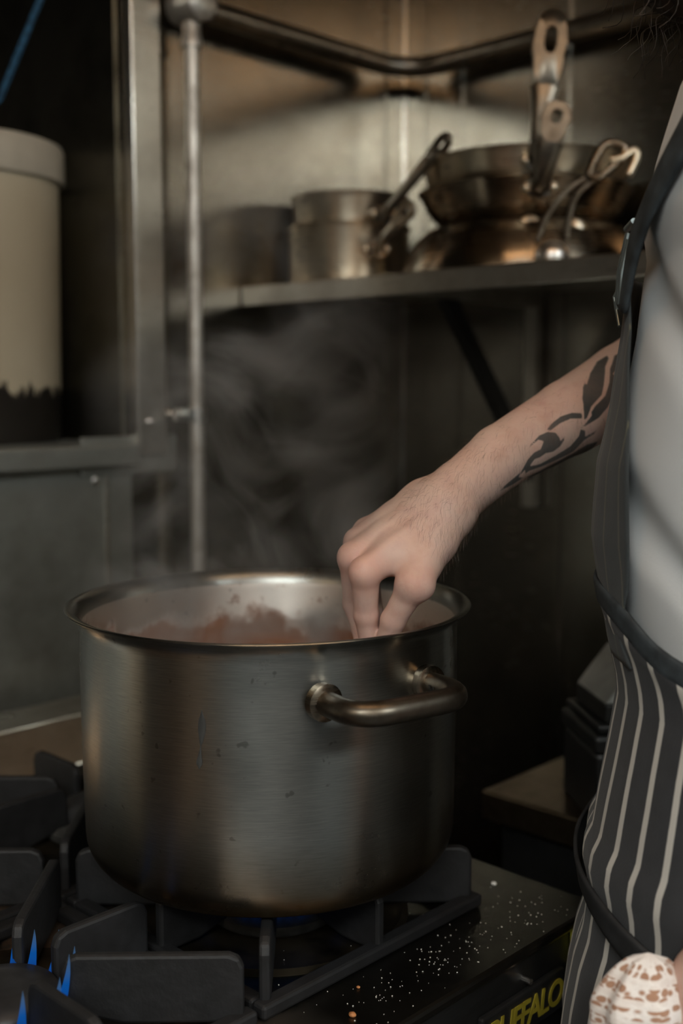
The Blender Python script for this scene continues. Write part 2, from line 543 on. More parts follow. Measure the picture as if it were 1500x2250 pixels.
def ceiling_lamp(x, y, w, d, mat, label, rz=0.):
    t = empty('ceiling_light', (x, y, CEIL), rz)
    bm = bmesh.new()
    for q in ((-w, w, -d, -d + .03), (-w, w, d - .03, d), (-w, -w + .03, -d + .03, d - .03), (w - .03, w, -d + .03, d - .03)):
        box(bm, *q, -.06, 0)
    obj('frame', bm, M['steel'], t)
    bm = bmesh.new(); box(bm, -w + .03, w - .03, -d + .03, d - .03, -.05, -.04)
    obj('diffuser', bm, mat, t)
    tag(t, label, 'ceiling light')


LAMP_ROW = math.atan2(RT.y, RT.x)
ceiling_lamp(-1.35, -.72, .85, .26, M['key_light'], 'long white ceiling panel lamp over the middle of the kitchen', LAMP_ROW)
ceiling_lamp(.75, -1.75, .60, .30, M['cool_fill'], 'added white fill panel on the ceiling behind the cook')  # unseen fill added to brighten the shirt and arm
ceiling_lamp(-2.0, -2.7, .95, .30, M['dim_fill'], 'long dim reflection panel added at the back of the kitchen', LAMP_ROW)  # added far back so the steel walls have something bright to reflect
ceiling_lamp(-.55, -1.15, .75, .20, M['dim_fill'], 'long dim reflection panel added between the other panels', LAMP_ROW)  # added to spread the bright reflection across the left steel wall
ceiling_lamp(-2.35, .30, 1.0, .20, M['amber_fill'], 'long amber reflection panel added at the far left of the kitchen', LAMP_ROW)  # added so the steel wall behind the pans reflects amber
ceiling_lamp(.62, .14, .75, .10, M['warm_light'], 'long warm ceiling lamp in front of the cooking corner', LAMP_ROW)

# ------------------------------------------------------------------ rail, gas pipe, shelf
t = empty('wall_rail', (WX - .05, WY - .05, 1.930))
path = rounded([(-.532, 0, 0), (0, 0, 0), (0, -1.5, 0)], .10, 10)
tube('bar', path, .019, M['rail'], t, 24)
for q in ((0, -.72, 0), (0, -1.25, 0)):
    bm = bmesh.new(); cyl(bm, q, (1, 0, 0), .010, .0485); cyl(bm, Vector(q) + Vector((.044, 0, 0)), (1, 0, 0), .028, .005)
    obj('bracket', bm, M['rail'], t, angle=50)
tag(t, 'dull steel hanging rail bent round the corner of the steel walls', 'rail')

t = empty('gas_pipe', (1.213, WY - .045, 0))
bm = bmesh.new(); sweep(bm, [(0, 0, .60), (0, 0, 1.93)], .0125, None, 24); obj('tube', bm, M['pipe'], t, angle=50)
bm = bmesh.new(); sweep(bm, [(0, 0, 1.868), (0, 0, 1.878), (0, 0, 1.886), (0, 0, 1.905)], [.018, .018, .0155, .0155], None, 24); obj('collar', bm, M['pipe'], t, angle=40)
bm = bmesh.new(); sweep(bm, [(0, .03, 1.935), (0, -.03, 1.935), (0, -.036, 1.935)], [.030, .030, .022], None, 28); obj('end_cap', bm, M['pipe'], t, angle=40)
cl = bpy.data.objects.new('clamp', None); COL.objects.link(cl); cl.parent = t
bm = bmesh.new(); sweep(bm, [(0, 0, 1.263), (0, 0, 1.285)], .0165, None, 24); box(bm, -.045, -.012, -.004, .004, 1.264, 1.284); cyl(bm, (-.012, 0, 1.274), (0, 1, 0), .006, .044)
obj('ring', bm, M['screw'], cl, angle=40)
bm = bmesh.new(); sweep(bm, [(-.026, -.004, 1.274), (-.026, -.014, 1.274), (-.026, -.018, 1.274)], [.010, .010, .006], None, 6); obj('bolt', bm, M['buckle'], cl)
tag(t, 'vertical steel pipe with a bolted clamp on the wall behind the pot', 'pipe')

SHX, SHZ = 1.352, 1.496      # shelf front edge, shelf top
t = empty('wall_shelf', (SHX, 0, SHZ))
bm = bmesh.new()
L0, L1 = .35, WY - .003
prof = [(WX - SHX - .002, 0), (.002, 0), (0, -.002), (0, -.033), (.012, -.033), (.012, -.029), (.003, -.029), (.003, -.004), (WX - SHX - .002, -.004)]
prism(bm, [(x, L0, z) for x, z in prof], (0, L1 - L0, 0))
obj('board', bm, M['steel'], t, bevel=.001)
for y in (1.22, .55):
    b = bpy.data.objects.new('bracket', None); COL.objects.link(b); b.parent = t
    D = WX - SHX
    bm = bmesh.new(); box(bm, .03, D - .004, y - .012, y + .012, -.03, -.0295 + .025); obj('arm', bm, M['steel'], b)
    bm = bmesh.new(); box(bm, D - .03, D - .004, y - .014, y + .014, -.40, -.03); obj('wall_leg', bm, M['steel'], b, bevel=.001)
    bm = bmesh.new()
    prism(bm, [(.15, y - .010, -.03), (.185, y - .010, -.03), (D - .03, y - .010, -.30), (D - .03, y - .010, -.35)], (0, .02, 0)); obj('brace', bm, M['dark'], b)
tag(t, 'long stainless steel wall shelf with a folded lip holding pans', 'shelf')

# ------------------------------------------------------------------ bucket and blue rope in the recess
BX, BY = .951, 1.795
t = empty('plastic_bucket', (BX, BY, OPZ))
bm = bmesh.new(); lathe(bm, [(0, 0), (.146, 0), (.152, .006), (.158, .42), (.160, .464), (.150, .464), (.148, .42), (.142, .012), (0, .012)], 96)
obj('body', bm, M['bucket'], t, angle=45)
bm = bmesh.new(); lathe(bm, [(.1605, .427), (.1665, .427), (.168, .432), (.168, .479), (.165, .486), (.155, .490), (.13, .488), (.12, .484), (0, .484)], 96)
obj('lid', bm, M['bucket_lid'], t, angle=45)
bm = bmesh.new(); box(bm, -.13, -.01, .02, .06, .483, .516); obj('lid_grip', bm, M['dark'], t, bevel=.008)
tag(t, 'tall off white lidded plastic bucket with a scorched black foot', 'bucket')
p0 = at(-52, 345, 1.86); p1 = at(170, -205, 1.70)
p0 = Vector((BX - .02, BY - .05, OPZ + .4845)); p1 = at(88, 0, 1.72)
p1 = p0 + (at(0, 215, 1.80) - p0) * 1.0
q1 = at(88, 0, 1.78)
tube('hanging_rope', [p0, p1, q1, q1 + (q1 - p1) * 2.2], .0052, M['cord'], None, 12)
tag(bpy.data.objects['hanging_rope'], 'thin blue rope hanging slanted in the dark recess above the white bucket', 'rope')

# ------------------------------------------------------------------ stove
STZ, SFY, SRX = .785, .593, 1.005      # hob plate height, front edge, right end
t = empty('gas_range', (0, 0, 0))
bm = bmesh.new()
box(bm, -.40, SRX, SFY, 1.41, STZ - .012, STZ); obj('hob_plate', bm, M['stove_steel'], t, bevel=.004)
bm = bmesh.new(); box(bm, -.395, SRX - .005, SFY + .006, 1.40, .10, STZ - .012)
obj('cabinet', bm, M['stove_front'], t, bevel=.003)
bm = bmesh.new(); box(bm, -.40, SRX, 1.41, 1.50, .5, .842); prism(bm, [(-.40, 1.36, STZ), (-.40, 1.41, STZ), (-.40, 1.41, .842)], (SRX + .40, 0, 0))
obj('backsplash', bm, M['steel'], t, bevel=.003)
for x in (-.33, .94):
    for y in (.66, 1.33):
        bm = bmesh.new(); cyl(bm, (x, y, 0), (0, 0, 1), .02, .10); obj('leg', bm, M['stove_front'], t, angle=40)
b = bxo('badge', (.800, .935, SFY - .001, SFY + .006, .700, .742), M['black'], t, .002)
b['label'] = 'black name plate with yellow lettering'
lo = text_mesh('lettering', 'BUFFALO', .036, M['badge_ink'], b, .0004, .0007, .15, .86)
lo.location = (.8065, SFY - .0016, .709); lo.rotation_euler = (PI / 2, 0, 0); lo.scale = (.92, 1, 1)
bm = bmesh.new(); box(bm, .952, .975, SFY - .004, SFY + .006, .735, .778); obj('label_tab', bm, M['yellow'], t, bevel=.004)
bm = bmesh.new(); sweep(bm, [(.872, SFY + .006, .752), (.872, SFY - .004, .752)], .003, None, 10); obj('pin', bm, M['screw'], t)
dm = at(150, 2165, 1.02); dm.z = STZ
bm = bmesh.new(); lathe(bm, [(.030, 0), (.029, .002), (.022, .004), (.010, .0052), (0, .0054)], 40, dm.x, dm.y)
for v in bm.verts:
    v.co.z += STZ
obj('pilot_cover', bm, M['dome'], t, angle=60)
tag(t, 'dark stainless gas range under the big pot with speckled top', 'range')

# burner wells, burners, flames, grates
burners = [(.76, .83, 'under the large stock pot'), (.45, .83, 'with bare flame in front of the left grates'), (.45, 1.14, 'at the rear left'), (.76, 1.14, 'behind the large pot')]


def burner(x, y, lit, label, first_flame):
    t = empty('gas_burner', (x, y, STZ))
    bm = bmesh.new(); lathe(bm, [(0, .0005), (.125, .0005), (.132, .004), (.138, .0005), (.138, 0), (0, 0)], 48); obj('well', bm, M['plate'], t, angle=50)
    bm = bmesh.new(); lathe(bm, [(.066, .001), (.071, .006), (.071, .013), (.064, .018), (.050, .019), (.048, .001)], 64); obj('base_ring', bm, M['burner'], t, angle=50)
    bm = bmesh.new(); lathe(bm, [(0, .001), (.046, .001), (.048, .020), (.050, .028), (.046, .034), (.03, .037), (0, .037)], 64); obj('cap', bm, M['burner_cap'], t, angle=50)
    if lit:
        for k in range(30 if lit == 1 else 13):
            a = 2 * PI * k / (30 if lit == 1 else 13) + .05 + (0 if lit == 1 else random.uniform(-.2, .2)); hgt = random.uniform(.8, 1.2)
            rows = []
            for i in range(7):
                v = i / 6; r = .049 + (.016 if lit == 1 else .010) * math.sin(v * 1.5) + .002; z = .020 + v * (.024 if lit == 1 else .046) * hgt
                w = .0048 * min(1, v * 5 + .35) * (1 - v) ** .85 + .0002
                rows.append([(Vector((r * math.cos(a) + w * math.cos(b) * math.cos(a) - w * math.sin(b) * math.sin(a), r * math.sin(a) + w * math.cos(b) * math.sin(a) + w * math.sin(b) * math.cos(a), z)), (k / 30, v)) for b in [2 * PI * j / 8 for j in range(8)]])
            grid_mesh('flame', rows, M['flame'], t, closed=True)
    tag(t, label, 'burner', 'gas burners of the range')


burner(.76, .83, 1, 'round lit gas burner under the large stock pot', 0)
burner(.45, .83, 2, 'round lit gas burner without a pot at the near left', 0)
burner(.45, 1.14, 0, 'unlit gas burner at the far left of the hob', 0)
burner(.76, 1.14, 0, 'unlit gas burner between the large pot and the backsplash', 0)


def fin(bm, p, d, l0, l1, z0, zt, drop=.0, w=.010, foot=None):
    """upright cast fin from distance l0 to l1 along d, top zt, rounded ends"""
    d = Vector((*d, 0)).normalized(); n = Vector((-d.y, d.x, 0)) * w * .5; P = Vector((*p, 0))
    r = .012
    prof = [(l0, z0 + .012), (l0, zt - r), (l0 + r * .3, zt - r * .3), (l0 + r, zt)]
    prof += [(l1 - r - .03, zt - drop * .5), (l1 - r, zt - drop), (l1 - r * .3, zt - drop - r * .3), (l1, zt - drop - r), (l1, z0), (l0 + .05, z0)]
    prism(bm, [P + d * l + Vector((0, 0, z)) - n for l, z in prof], n * 2)


def grate(x, y, label):
    t = empty('pan_grate', (x, y, STZ))
    h = .152; zf0, zf1 = .001, .014
    bm = bmesh.new()
    box(bm, -h, h, -h, -h + .016, zf0, zf1); box(bm, -h, h, h - .016, h, zf0, zf1)
    box(bm, -h, -h + .016, -h + .016, h - .016, zf0, zf1); box(bm, h - .016, h, -h + .016, h - .016, zf0, zf1)
    obj('frame', bm, M['iron'], t, bevel=.003)
    for k in range(4):
        a = PI / 4 + k * PI / 2
        bm = bmesh.new(); fin(bm, (0, 0), (math.cos(a), math.sin(a)), .052, h * 1.414 - .012, .006, .066)
        obj('finger', bm, M['iron'], t, bevel=.003)
        a = k * PI / 2
        bm = bmesh.new(); fin(bm, (0, 0), (math.cos(a), math.sin(a)), .050, h - .004, .006, .066)
        obj('finger', bm, M['iron'], t, bevel=.003)
    tag(t, label, 'grate', 'cast iron grates of the range')
    return t


grate(.76, .83, 'black cast iron grate carrying the large stock pot')
grate(.45, .83, 'empty black cast iron grate at the near left of the range')
grate(.45, 1.14, 'empty black cast iron grate at the far left of the hob')
grate(.76, 1.14, 'empty black cast iron grate between the pot and the backsplash')

# salt grains on the hob (nobody could count them) and a few crumbs
bm = bmesh.new()
for k in range(260):
    if random.random() < .6:
        x, y = random.gauss(.80, .10), random.gauss(.635, .02)
    else:
        x, y = random.uniform(.55, .98), random.uniform(.60, .78)
    if not (.40 < x < .995 and .598 < y < .9):
        continue
    if x < .915 and y > .675 and (.605 < x) and abs(x - .76) > .14:
        continue
    s = random.uniform(.0002, .00042); z = STZ
    box(bm, x - s, x + s, y - s, y + s, z, z + s * 1.6)
o = obj('salt', bm, M['salt']); tag(o, 'white salt grains scattered over the dark front of the hob', 'salt', kind='stuff')
for (x, y, r, lab) in ((.668, .632, .0032, 'round orange crumb on the front of the hob, largest of the crumbs'), (.705, .660, .0018, 'small orange crumb on the hob behind the large round crumb'),
                       (.962, .700, .0030, 'pale crumb near the right end of the hob')):
    bm = bmesh.new(); bmesh.ops.create_icosphere(bm, subdivisions=2, radius=r)
    for v in bm.verts:
        v.co *= 1 + .25 * noise.noise(v.co * 400); v.co.z *= .7
    o = obj('crumb', bm, M['crumb'] if 'pale' not in lab else M['salt'], smooth=True); o.location = (x, y, STZ + r * .6); tag(o, lab, 'crumb', 'crumbs on the hob')

op = at(45, 2128, .99); op.z = STZ
bm = bmesh.new(); lathe(bm, [(0, .0012), (.006, .0015), (.010, .0028), (.012, .003), (.0125, .0015), (.010, 0), (0, 0)], 28)
for v in bm.verts:
    v.co.x *= .62 + .1 * noise.noise(v.co * 90)
o = obj('onion_piece', bm, M['salt'], smooth=True); o.location = op; o.rotation_euler.z = YAW; tag(o, 'pale flat piece of onion lying by the bare gas flame', 'onion')

# ------------------------------------------------------------------ the stock pot
PX, PY, PZ = .758, .832, STZ + .066
t = empty('stock_pot', (PX, PY, PZ))
HR = .257
bm = bmesh.new()
prof = [(0, .0), (.150, .0)]
for i in range(9):
    a = -PI / 2 + (PI / 2) * i / 8
    prof.append((.150 + .035 * math.cos(a), .035 + .035 * math.sin(a)))
prof += [(.1862, .10), (.1868, .18), (.1870, .236), (.1875, .243), (.190, .249), (.196, .253), (.1995, .2545), (.2005, .2560), (.1995, .2572), (.196, .2568), (.191, .2545), (.1865, .249), (.1842, .241), (.1838, .236), (.1836, .18)]
for i in range(7):
    a = (PI / 2) * i / 6
    prof.append((.150 + .033 * math.cos(a), .036 - .033 * math.sin(a)))
prof += [(0, .003)]
lathe(bm, prof, 160)
obj('body', bm, M['pot'], t, angle=60)


def pot_handle(ang):
    hd = bpy.data.objects.new('handle', None); COL.objects.link(hd); hd.parent = t
    hd.rotation_euler.z = ang; z0 = .204
    pts = rounded([(.186, -.056, z0), (.240, -.058, z0), (.240, .058, z0), (.186, .056, z0)], .034, 8)
    bm = bmesh.new(); sweep(bm, pts, .0108, None, 20)
    g = obj('grip', bm, M['pan_handle'], hd, angle=60)
    for s in (-1, 1):
        bm = bmesh.new(); sweep(bm, [(.181, s * .056, z0), (.189, s * .056, z0), (.1905, s * .056, z0)], [.0165, .0165, .013], None, 24)
        obj('flange', bm, M['burnt_steel'], hd, angle=50)
    return hd


hd = pot_handle(math.radians(-102))
lo = text_mesh('size_mark', '34', .009, M['black'], hd, .0002)
lo.matrix_local = Matrix.Translation((.198, .0452, .201)) @ Matrix.Rotation(PI / 2, 4, 'X') @ Matrix.Rotation(-.05, 4, 'Z')
pot_handle(math.radians(78))
# dried drip on the pot's front
a0 = math.radians(-150.5)
rows = []
for i in range(26):
    v = i / 25; zz = .226 - v * .052
    w = .0014 + .0022 * math.exp(-((v - .28) / .2) ** 2) - .0011 * math.exp(-((v - .62) / .08) ** 2) + .0014 * math.exp(-((v - .88) / .08) ** 2)
    w *= min(1, (1 - v) * 12 + .1) * min(1, v * 6 + .1)
    ac = a0 - .012 * v + .004 * math.sin(v * 5)
    rows.append([(Vector(((.1870 + .0004 * math.cos(q * 1.5)) * math.cos(ac + q * w / .187), (.1870 + .0004 * math.cos(q * 1.5)) * math.sin(ac + q * w / .187), zz - .03)), (0, 0)) for q in (-1, -.5, 0, .5, 1)])
grid_mesh('dried_drip', rows, M['drip'], t)
tag(t, 'large dented stainless stock pot with tube handles on the lit burner', 'pot')
bm = bmesh.new(); lathe(bm, [(0, .13), (.05, .131), (.12, .1295), (.183, .13), (.183, .126), (0, .126)], 64)  # hidden surface added to bounce brown light up the pot's inside
o = obj('unseen_stew', bm, M['stew'], smooth=True); o.location = (PX, PY, PZ); tag(o, 'unseen brown stew surface added inside the large stock pot for bounce light', 'stew', kind='stuff')

# ------------------------------------------------------------------ pans on the shelf


def bar_handle(t, world_pts, face, w0, w1, th, paddle, mat, plate=None):
    """flat steel pan handle: oval bar along world points, widening to a paddle with a hanging slot; face = direction its flat side looks"""
    o = Vector(t.location); pts = spline([Vector(p) - o for p in world_pts], 10); n = len(pts)
    ln = [0]
    for a, b in zip(pts[:-1], pts[1:]):
        ln.append(ln[-1] + (b - a).length)
    k = max(i for i in range(n) if ln[i] <= ln[-1] - paddle)
    face = Vector(face).normalized()
    bm = bmesh.new()
    ra = [w0 * (1 - .25 * math.sin(PI * ln[i] / ln[k])) + (w1 - w0) * .5 * (ln[i] / ln[k]) ** 3 for i in range(k + 1)]
    # flat faces towards 'face'
    d0 = (pts[1] - pts[0]).normalized(); upv_ = (pts[-1] - pts[0]).normalized().cross(face).cross(d0)
    sweep(bm, pts[:k + 1], ra, [th] * (k + 1), 18, up=upv_)
    dd = (pts[-1] - pts[k]).normalized(); sd = dd.cross(face).normalized(); nn = sd.cross(dd)
    L = (pts[-1] - pts[k]).length; c = pts[k] + dd * (L * .5)
    # paddle plate with slot: ring between an outer and an inner outline, thickened
    N = 40; ringo, ringi = [], []
    for i in range(N):
        a = 2 * PI * i / N; ca, sa = math.cos(a), math.sin(a)
        wo = w1 * (1.0 if sa > 0 else .86)
        po = c + sd * (wo * math.copysign(abs(ca) ** .75, ca)) + dd * (L * .60 * math.copysign(abs(sa) ** .85, sa))
        pi_ = c + dd * (L * .16) + sd * (w1 * .36 * math.copysign(abs(ca) ** .8, ca)) + dd * (L * .19 * math.copysign(abs(sa) ** .8, sa))
        ringo.append(po); ringi.append(pi_)
    lay = []
    for off, ins in ((-th * .7, .12), (-th * .3, 0), (th * .3, 0), (th * .7, .12)):
        lay.append(([bm.verts.new(p + (c - p) * ins * .6 + nn * off) for p in ringo], [bm.verts.new(p - (c + dd * (L * .16) - p) * ins * .5 + nn * off) for p in ringi]))
    for i in range(N):
        j = (i + 1) % N
        for (o0, i0), (o1, i1) in zip(lay[:-1], lay[1:]):
            bm.faces.new((o0[i], o0[j], o1[j], o1[i])); bm.faces.new((i0[j], i0[i], i1[i], i1[j]))
        bm.faces.new((lay[0][0][j], lay[0][0][i], lay[0][1][i], lay[0][1][j])); bm.faces.new((lay[-1][0][i], lay[-1][0][j], lay[-1][1][j], lay[-1][1][i]))
    h = obj('handle', bm, mat, t, angle=55)
    # fixing plate with two rivets on the pan's side
    p = pts[0]; bx_ = Vector((-p.x, -p.y, 0)).normalized(); s = bx_.cross(Vector((0, 0, 1)))
    bm = bmesh.new()
    sweep(bm, [p + bx_ * .006, p - bx_ * .003], .023, .014, 24, up=Vector((0, 0, 1)))
    obj('fixing_plate', bm, mat, h, angle=50)
    for q in (-1, 1):
        bm = bmesh.new(); c_ = p + s * (q * .019); sweep(bm, [c_ + bx_ * .004, c_ - bx_ * .007, c_ - bx_ * .010], [.0075, .0075, .0045], None, 14)
        obj('rivet', bm, M['pan_steel'], h, angle=50)
    return h


TOCAM = -FH
def sauce_body(t, r, h, mat):
    bm = bmesh.new()
    lathe(bm, [(0, 0), (r - .012, 0), (r - .003, .004), (r, .014), (r, h - .008), (r + .003, h - .003), (r + .0045, h), (r + .003, h + .002), (r - .001, h + .001), (r - .003, h - .005), (r - .003, .014), (r - .012, .004), (0, .003)], 72)
    obj('body', bm, mat, t, angle=50)


t = empty('saucepan', (1.510, 1.440, SHZ))
sauce_body(t, .108, .104, M['pan_steel'])
bar_handle(t, [at(826, 548, 1.915), at(838, 530, 1.87), at(868, 495, 1.83), at(906, 452, 1.80)], TOCAM + Vector((0, 0, .5)), .0145, .0150, .007, .040, M['burnt_steel'])
tag(t, 'brassy steel saucepan at the left end of the shelf, lower of two', 'pan')
t = empty('saucepan', (1.512, 1.438, SHZ + .094))
sauce_body(t, .103, .062, M['pan_steel'])
bar_handle(t, [at(842, 470, 1.915), at(858, 452, 1.87), at(915, 385, 1.81), at(985, 300, 1.76)], TOCAM + Vector((0, 0, .6)), .0140, .0150, .007, .042, M['pan_handle'])
tag(t, 'steel saucepan stacked in the lower one with its handle raised', 'pan')

cx, cy = 1.575, 1.105
# upturned braising pan with a double-rod handle
t = empty('braising_pan', (cx, cy, SHZ))
bm = bmesh.new()
lathe(bm, [(.196, 0), (.201, .002), (.2005, .008), (.194, .028), (.182, .052), (.164, .072), (.154, .077), (0, .077), (0, .074), (.152, .074), (.162, .069), (.179, .050), (.191, .026), (.195, .004)], 96)
obj('body', bm, M['burnt_steel'], t, angle=50)
o_ = Vector((cx, cy, SHZ))
hb = bpy.data.objects.new('handle', None); COL.objects.link(hb); hb.parent = t
for q in ((1165, 500), (1262, 506)):
    c = at(*q, 1.70) - o_
    bm = bmesh.new(); sweep(bm, [c + FH * .022, c + FH * .004, c], [.020, .020, .015], [.019, .019, .014], 20)
    obj('bracket', bm, M['pan_steel'], hb, angle=50)
for P in (((1180, 530), (1205, 470), (1250, 415), (1310, 378)), ((1245, 522), (1252, 470), (1270, 425), (1318, 385))):
    bm = bmesh.new(); sweep(bm, spline([at(*p, 1.675 - .012 * i) - o_ for i, p in enumerate(P)], 8), .0040, None, 12)
    obj('rod', bm, M['pan_handle'], hb, angle=60)
# broad folded grip with a window, and the hooked tip
bm = bmesh.new()
loop = [at(*p, 1.64) - o_ for p in ((1290, 385), (1305, 350), (1325, 320), (1350, 314), (1372, 326), (1362, 350), (1340, 372), (1312, 392))]
loop = spline(loop + [loop[0]], 5); sweep(bm, loop + [loop[1]], .0085, .006, 12, cap=False)
obj('grip', bm, M['burnt_steel'], hb, angle=60)
bm = bmesh.new(); sweep(bm, spline([at(*p, 1.635) - o_ for p in ((1340, 352), (1368, 345), (1392, 330), (1396, 350), (1380, 385))], 6), .0075, .006, 12)
obj('hook', bm, M['pan_steel'], hb, angle=60)
tag(t, 'dark upturned braising pan on the shelf under the two frying pans', 'pan')


def fry_body(t, r, h, mat):
    bm = bmesh.new()
    lathe(bm, [(0, 0), (r - .05, 0), (r - .036, .004), (r - .018, .022), (r - .004, h - .010), (r + .001, h - .003), (r + .003, h), (r + .001, h + .0015), (r - .003, h - .001), (r - .007, h - .010), (r - .021, .024), (r - .038, .007), (r - .05, .003), (0, .003)], 96)
    obj('body', bm, mat, t, angle=50)


t = empty('frying_pan', (cx, cy, SHZ + .078))
fry_body(t, .172, .058, M['burnt_steel'])
bar_handle(t, [at(1185, 412, 1.68), at(1188, 398, 1.63), at(1204, 320, 1.60), at(1228, 232, 1.60)], TOCAM, .0185, .0225, .010, .050, M['pan_handle'])
tag(t, 'heavy frying pan with short upright handle, lower of the two on the braising pan', 'pan')
t = empty('frying_pan', (cx, cy, SHZ + .098))
fry_body(t, .168, .084, M['pan_steel'])
bar_handle(t, [at(1182, 352, 1.69), at(1184, 330, 1.66), at(1190, 250, 1.65), at(1204, 130, 1.65), at(1214, 38, 1.65)], TOCAM, .0190, .0260, .010, .095, M['pan_handle'])
tag(t, 'frying pan with tall upright handle on top of the pan stack', 'pan')
bm = bmesh.new(); bmesh.ops.create_uvsphere(bm, u_segments=24, v_segments=16, radius=.026)
for v in bm.verts:
    v.co.z = max(-.012, v.co.z * .9)
o = obj('steel_cup', bm, M['screw'], smooth=True); o.location = at(1212, 552, 1.66); o.location.z = SHZ + .0125
tag(o, 'small bright upturned steel cup in front of the pan stack', 'cup')

t = empty('black_pan', (1.60, .735, SHZ))
bm = bmesh.new(); lathe(bm, [(0, 0), (.085, 0), (.098, .006), (.115, .105), (.119, .109), (.117, .112), (.112, .108), (.095, .010), (0, .004)], 72); obj('body', bm, M['dark'], t, angle=50)
bm = bmesh.new(); sweep(bm, spline([(0, -.113, .09), (0, -.15, .095), (0, -.26, .13)], 6), .011, .006, 12); obj('handle', bm, M['dark'], t, angle=50)
tag(t, 'black pan at the right end of the shelf beside the chef', 'pan')

# ------------------------------------------------------------------ counter and appliance right of the range
t = empty('low_counter', (1.198, .895, 0))
CW = WX - 1.198 - .002
bm = bmesh.new(); box(bm, 0, CW, -.275, 0, .74, .78); obj('worktop', bm, M['rust_top'], t, bevel=.003)
bm = bmesh.new(); box(bm, .02, CW, -.26, -.02, .08, .74); obj('cabinet', bm, M['stove_front'], t, bevel=.003)
for x in (.06, .54):
    for y in (-.22, -.06):
        bm = bmesh.new(); cyl(bm, (x, y, 0), (0, 0, 1), .018, .08); obj('leg', bm, M['stove_front'], t, angle=40)
tag(t, 'low dark steel counter with stained top right of the range', 'counter')

ap = at(1345, 1690, 1.46); ap.z = .78
t = empty('countertop_machine', (ap.x, ap.y, .78), YAW - PI / 2 + .12)
bm = bmesh.new(); box(bm, -.043, .09, -.06, .07, 0, .093); obj('base', bm, M['black'], t, bevel=.006)
bm = bmesh.new(); box(bm, -.0265, -.0235, -.0615, -.0600, .012, .085); obj('side_strip', bm, M['grey_plastic'], t)
bm = bmesh.new(); box(bm, -.046, .094, -.064, .074, .093, .116); obj('collar', bm, M['grey_plastic'] if 0 else M['black'], t, bevel=.005)
bm = bmesh.new(); box(bm, -.040, .09, -.058, .07, .118, .128); obj('tray', bm, M['black'], t, bevel=.003)
bm = bmesh.new(); box(bm, -.030, .085, -.050, .062, .128, .152); obj('rim', bm, M['dark'], t, bevel=.003)
bm = bmesh.new()
prism(bm, [(-.030, -.050, .152), (.085, -.050, .152), (.05, -.05, .205), (.010, -.05, .205)], (0, .11, 0)); obj('hopper', bm, M['grey_plastic'], t, bevel=.003)
tag(t, 'black countertop machine with grey sloping hopper behind the striped apron', 'appliance')

# ------------------------------------------------------------------ the chef
# implicit surfaces: tapered capsules blended smoothly and meshed once


def smin(a, b, k):
    h = np.clip(.5 + .5 * (b - a) / k, 0, 1)
    return b * (1 - h) + a * h - k * h * (1 - h)


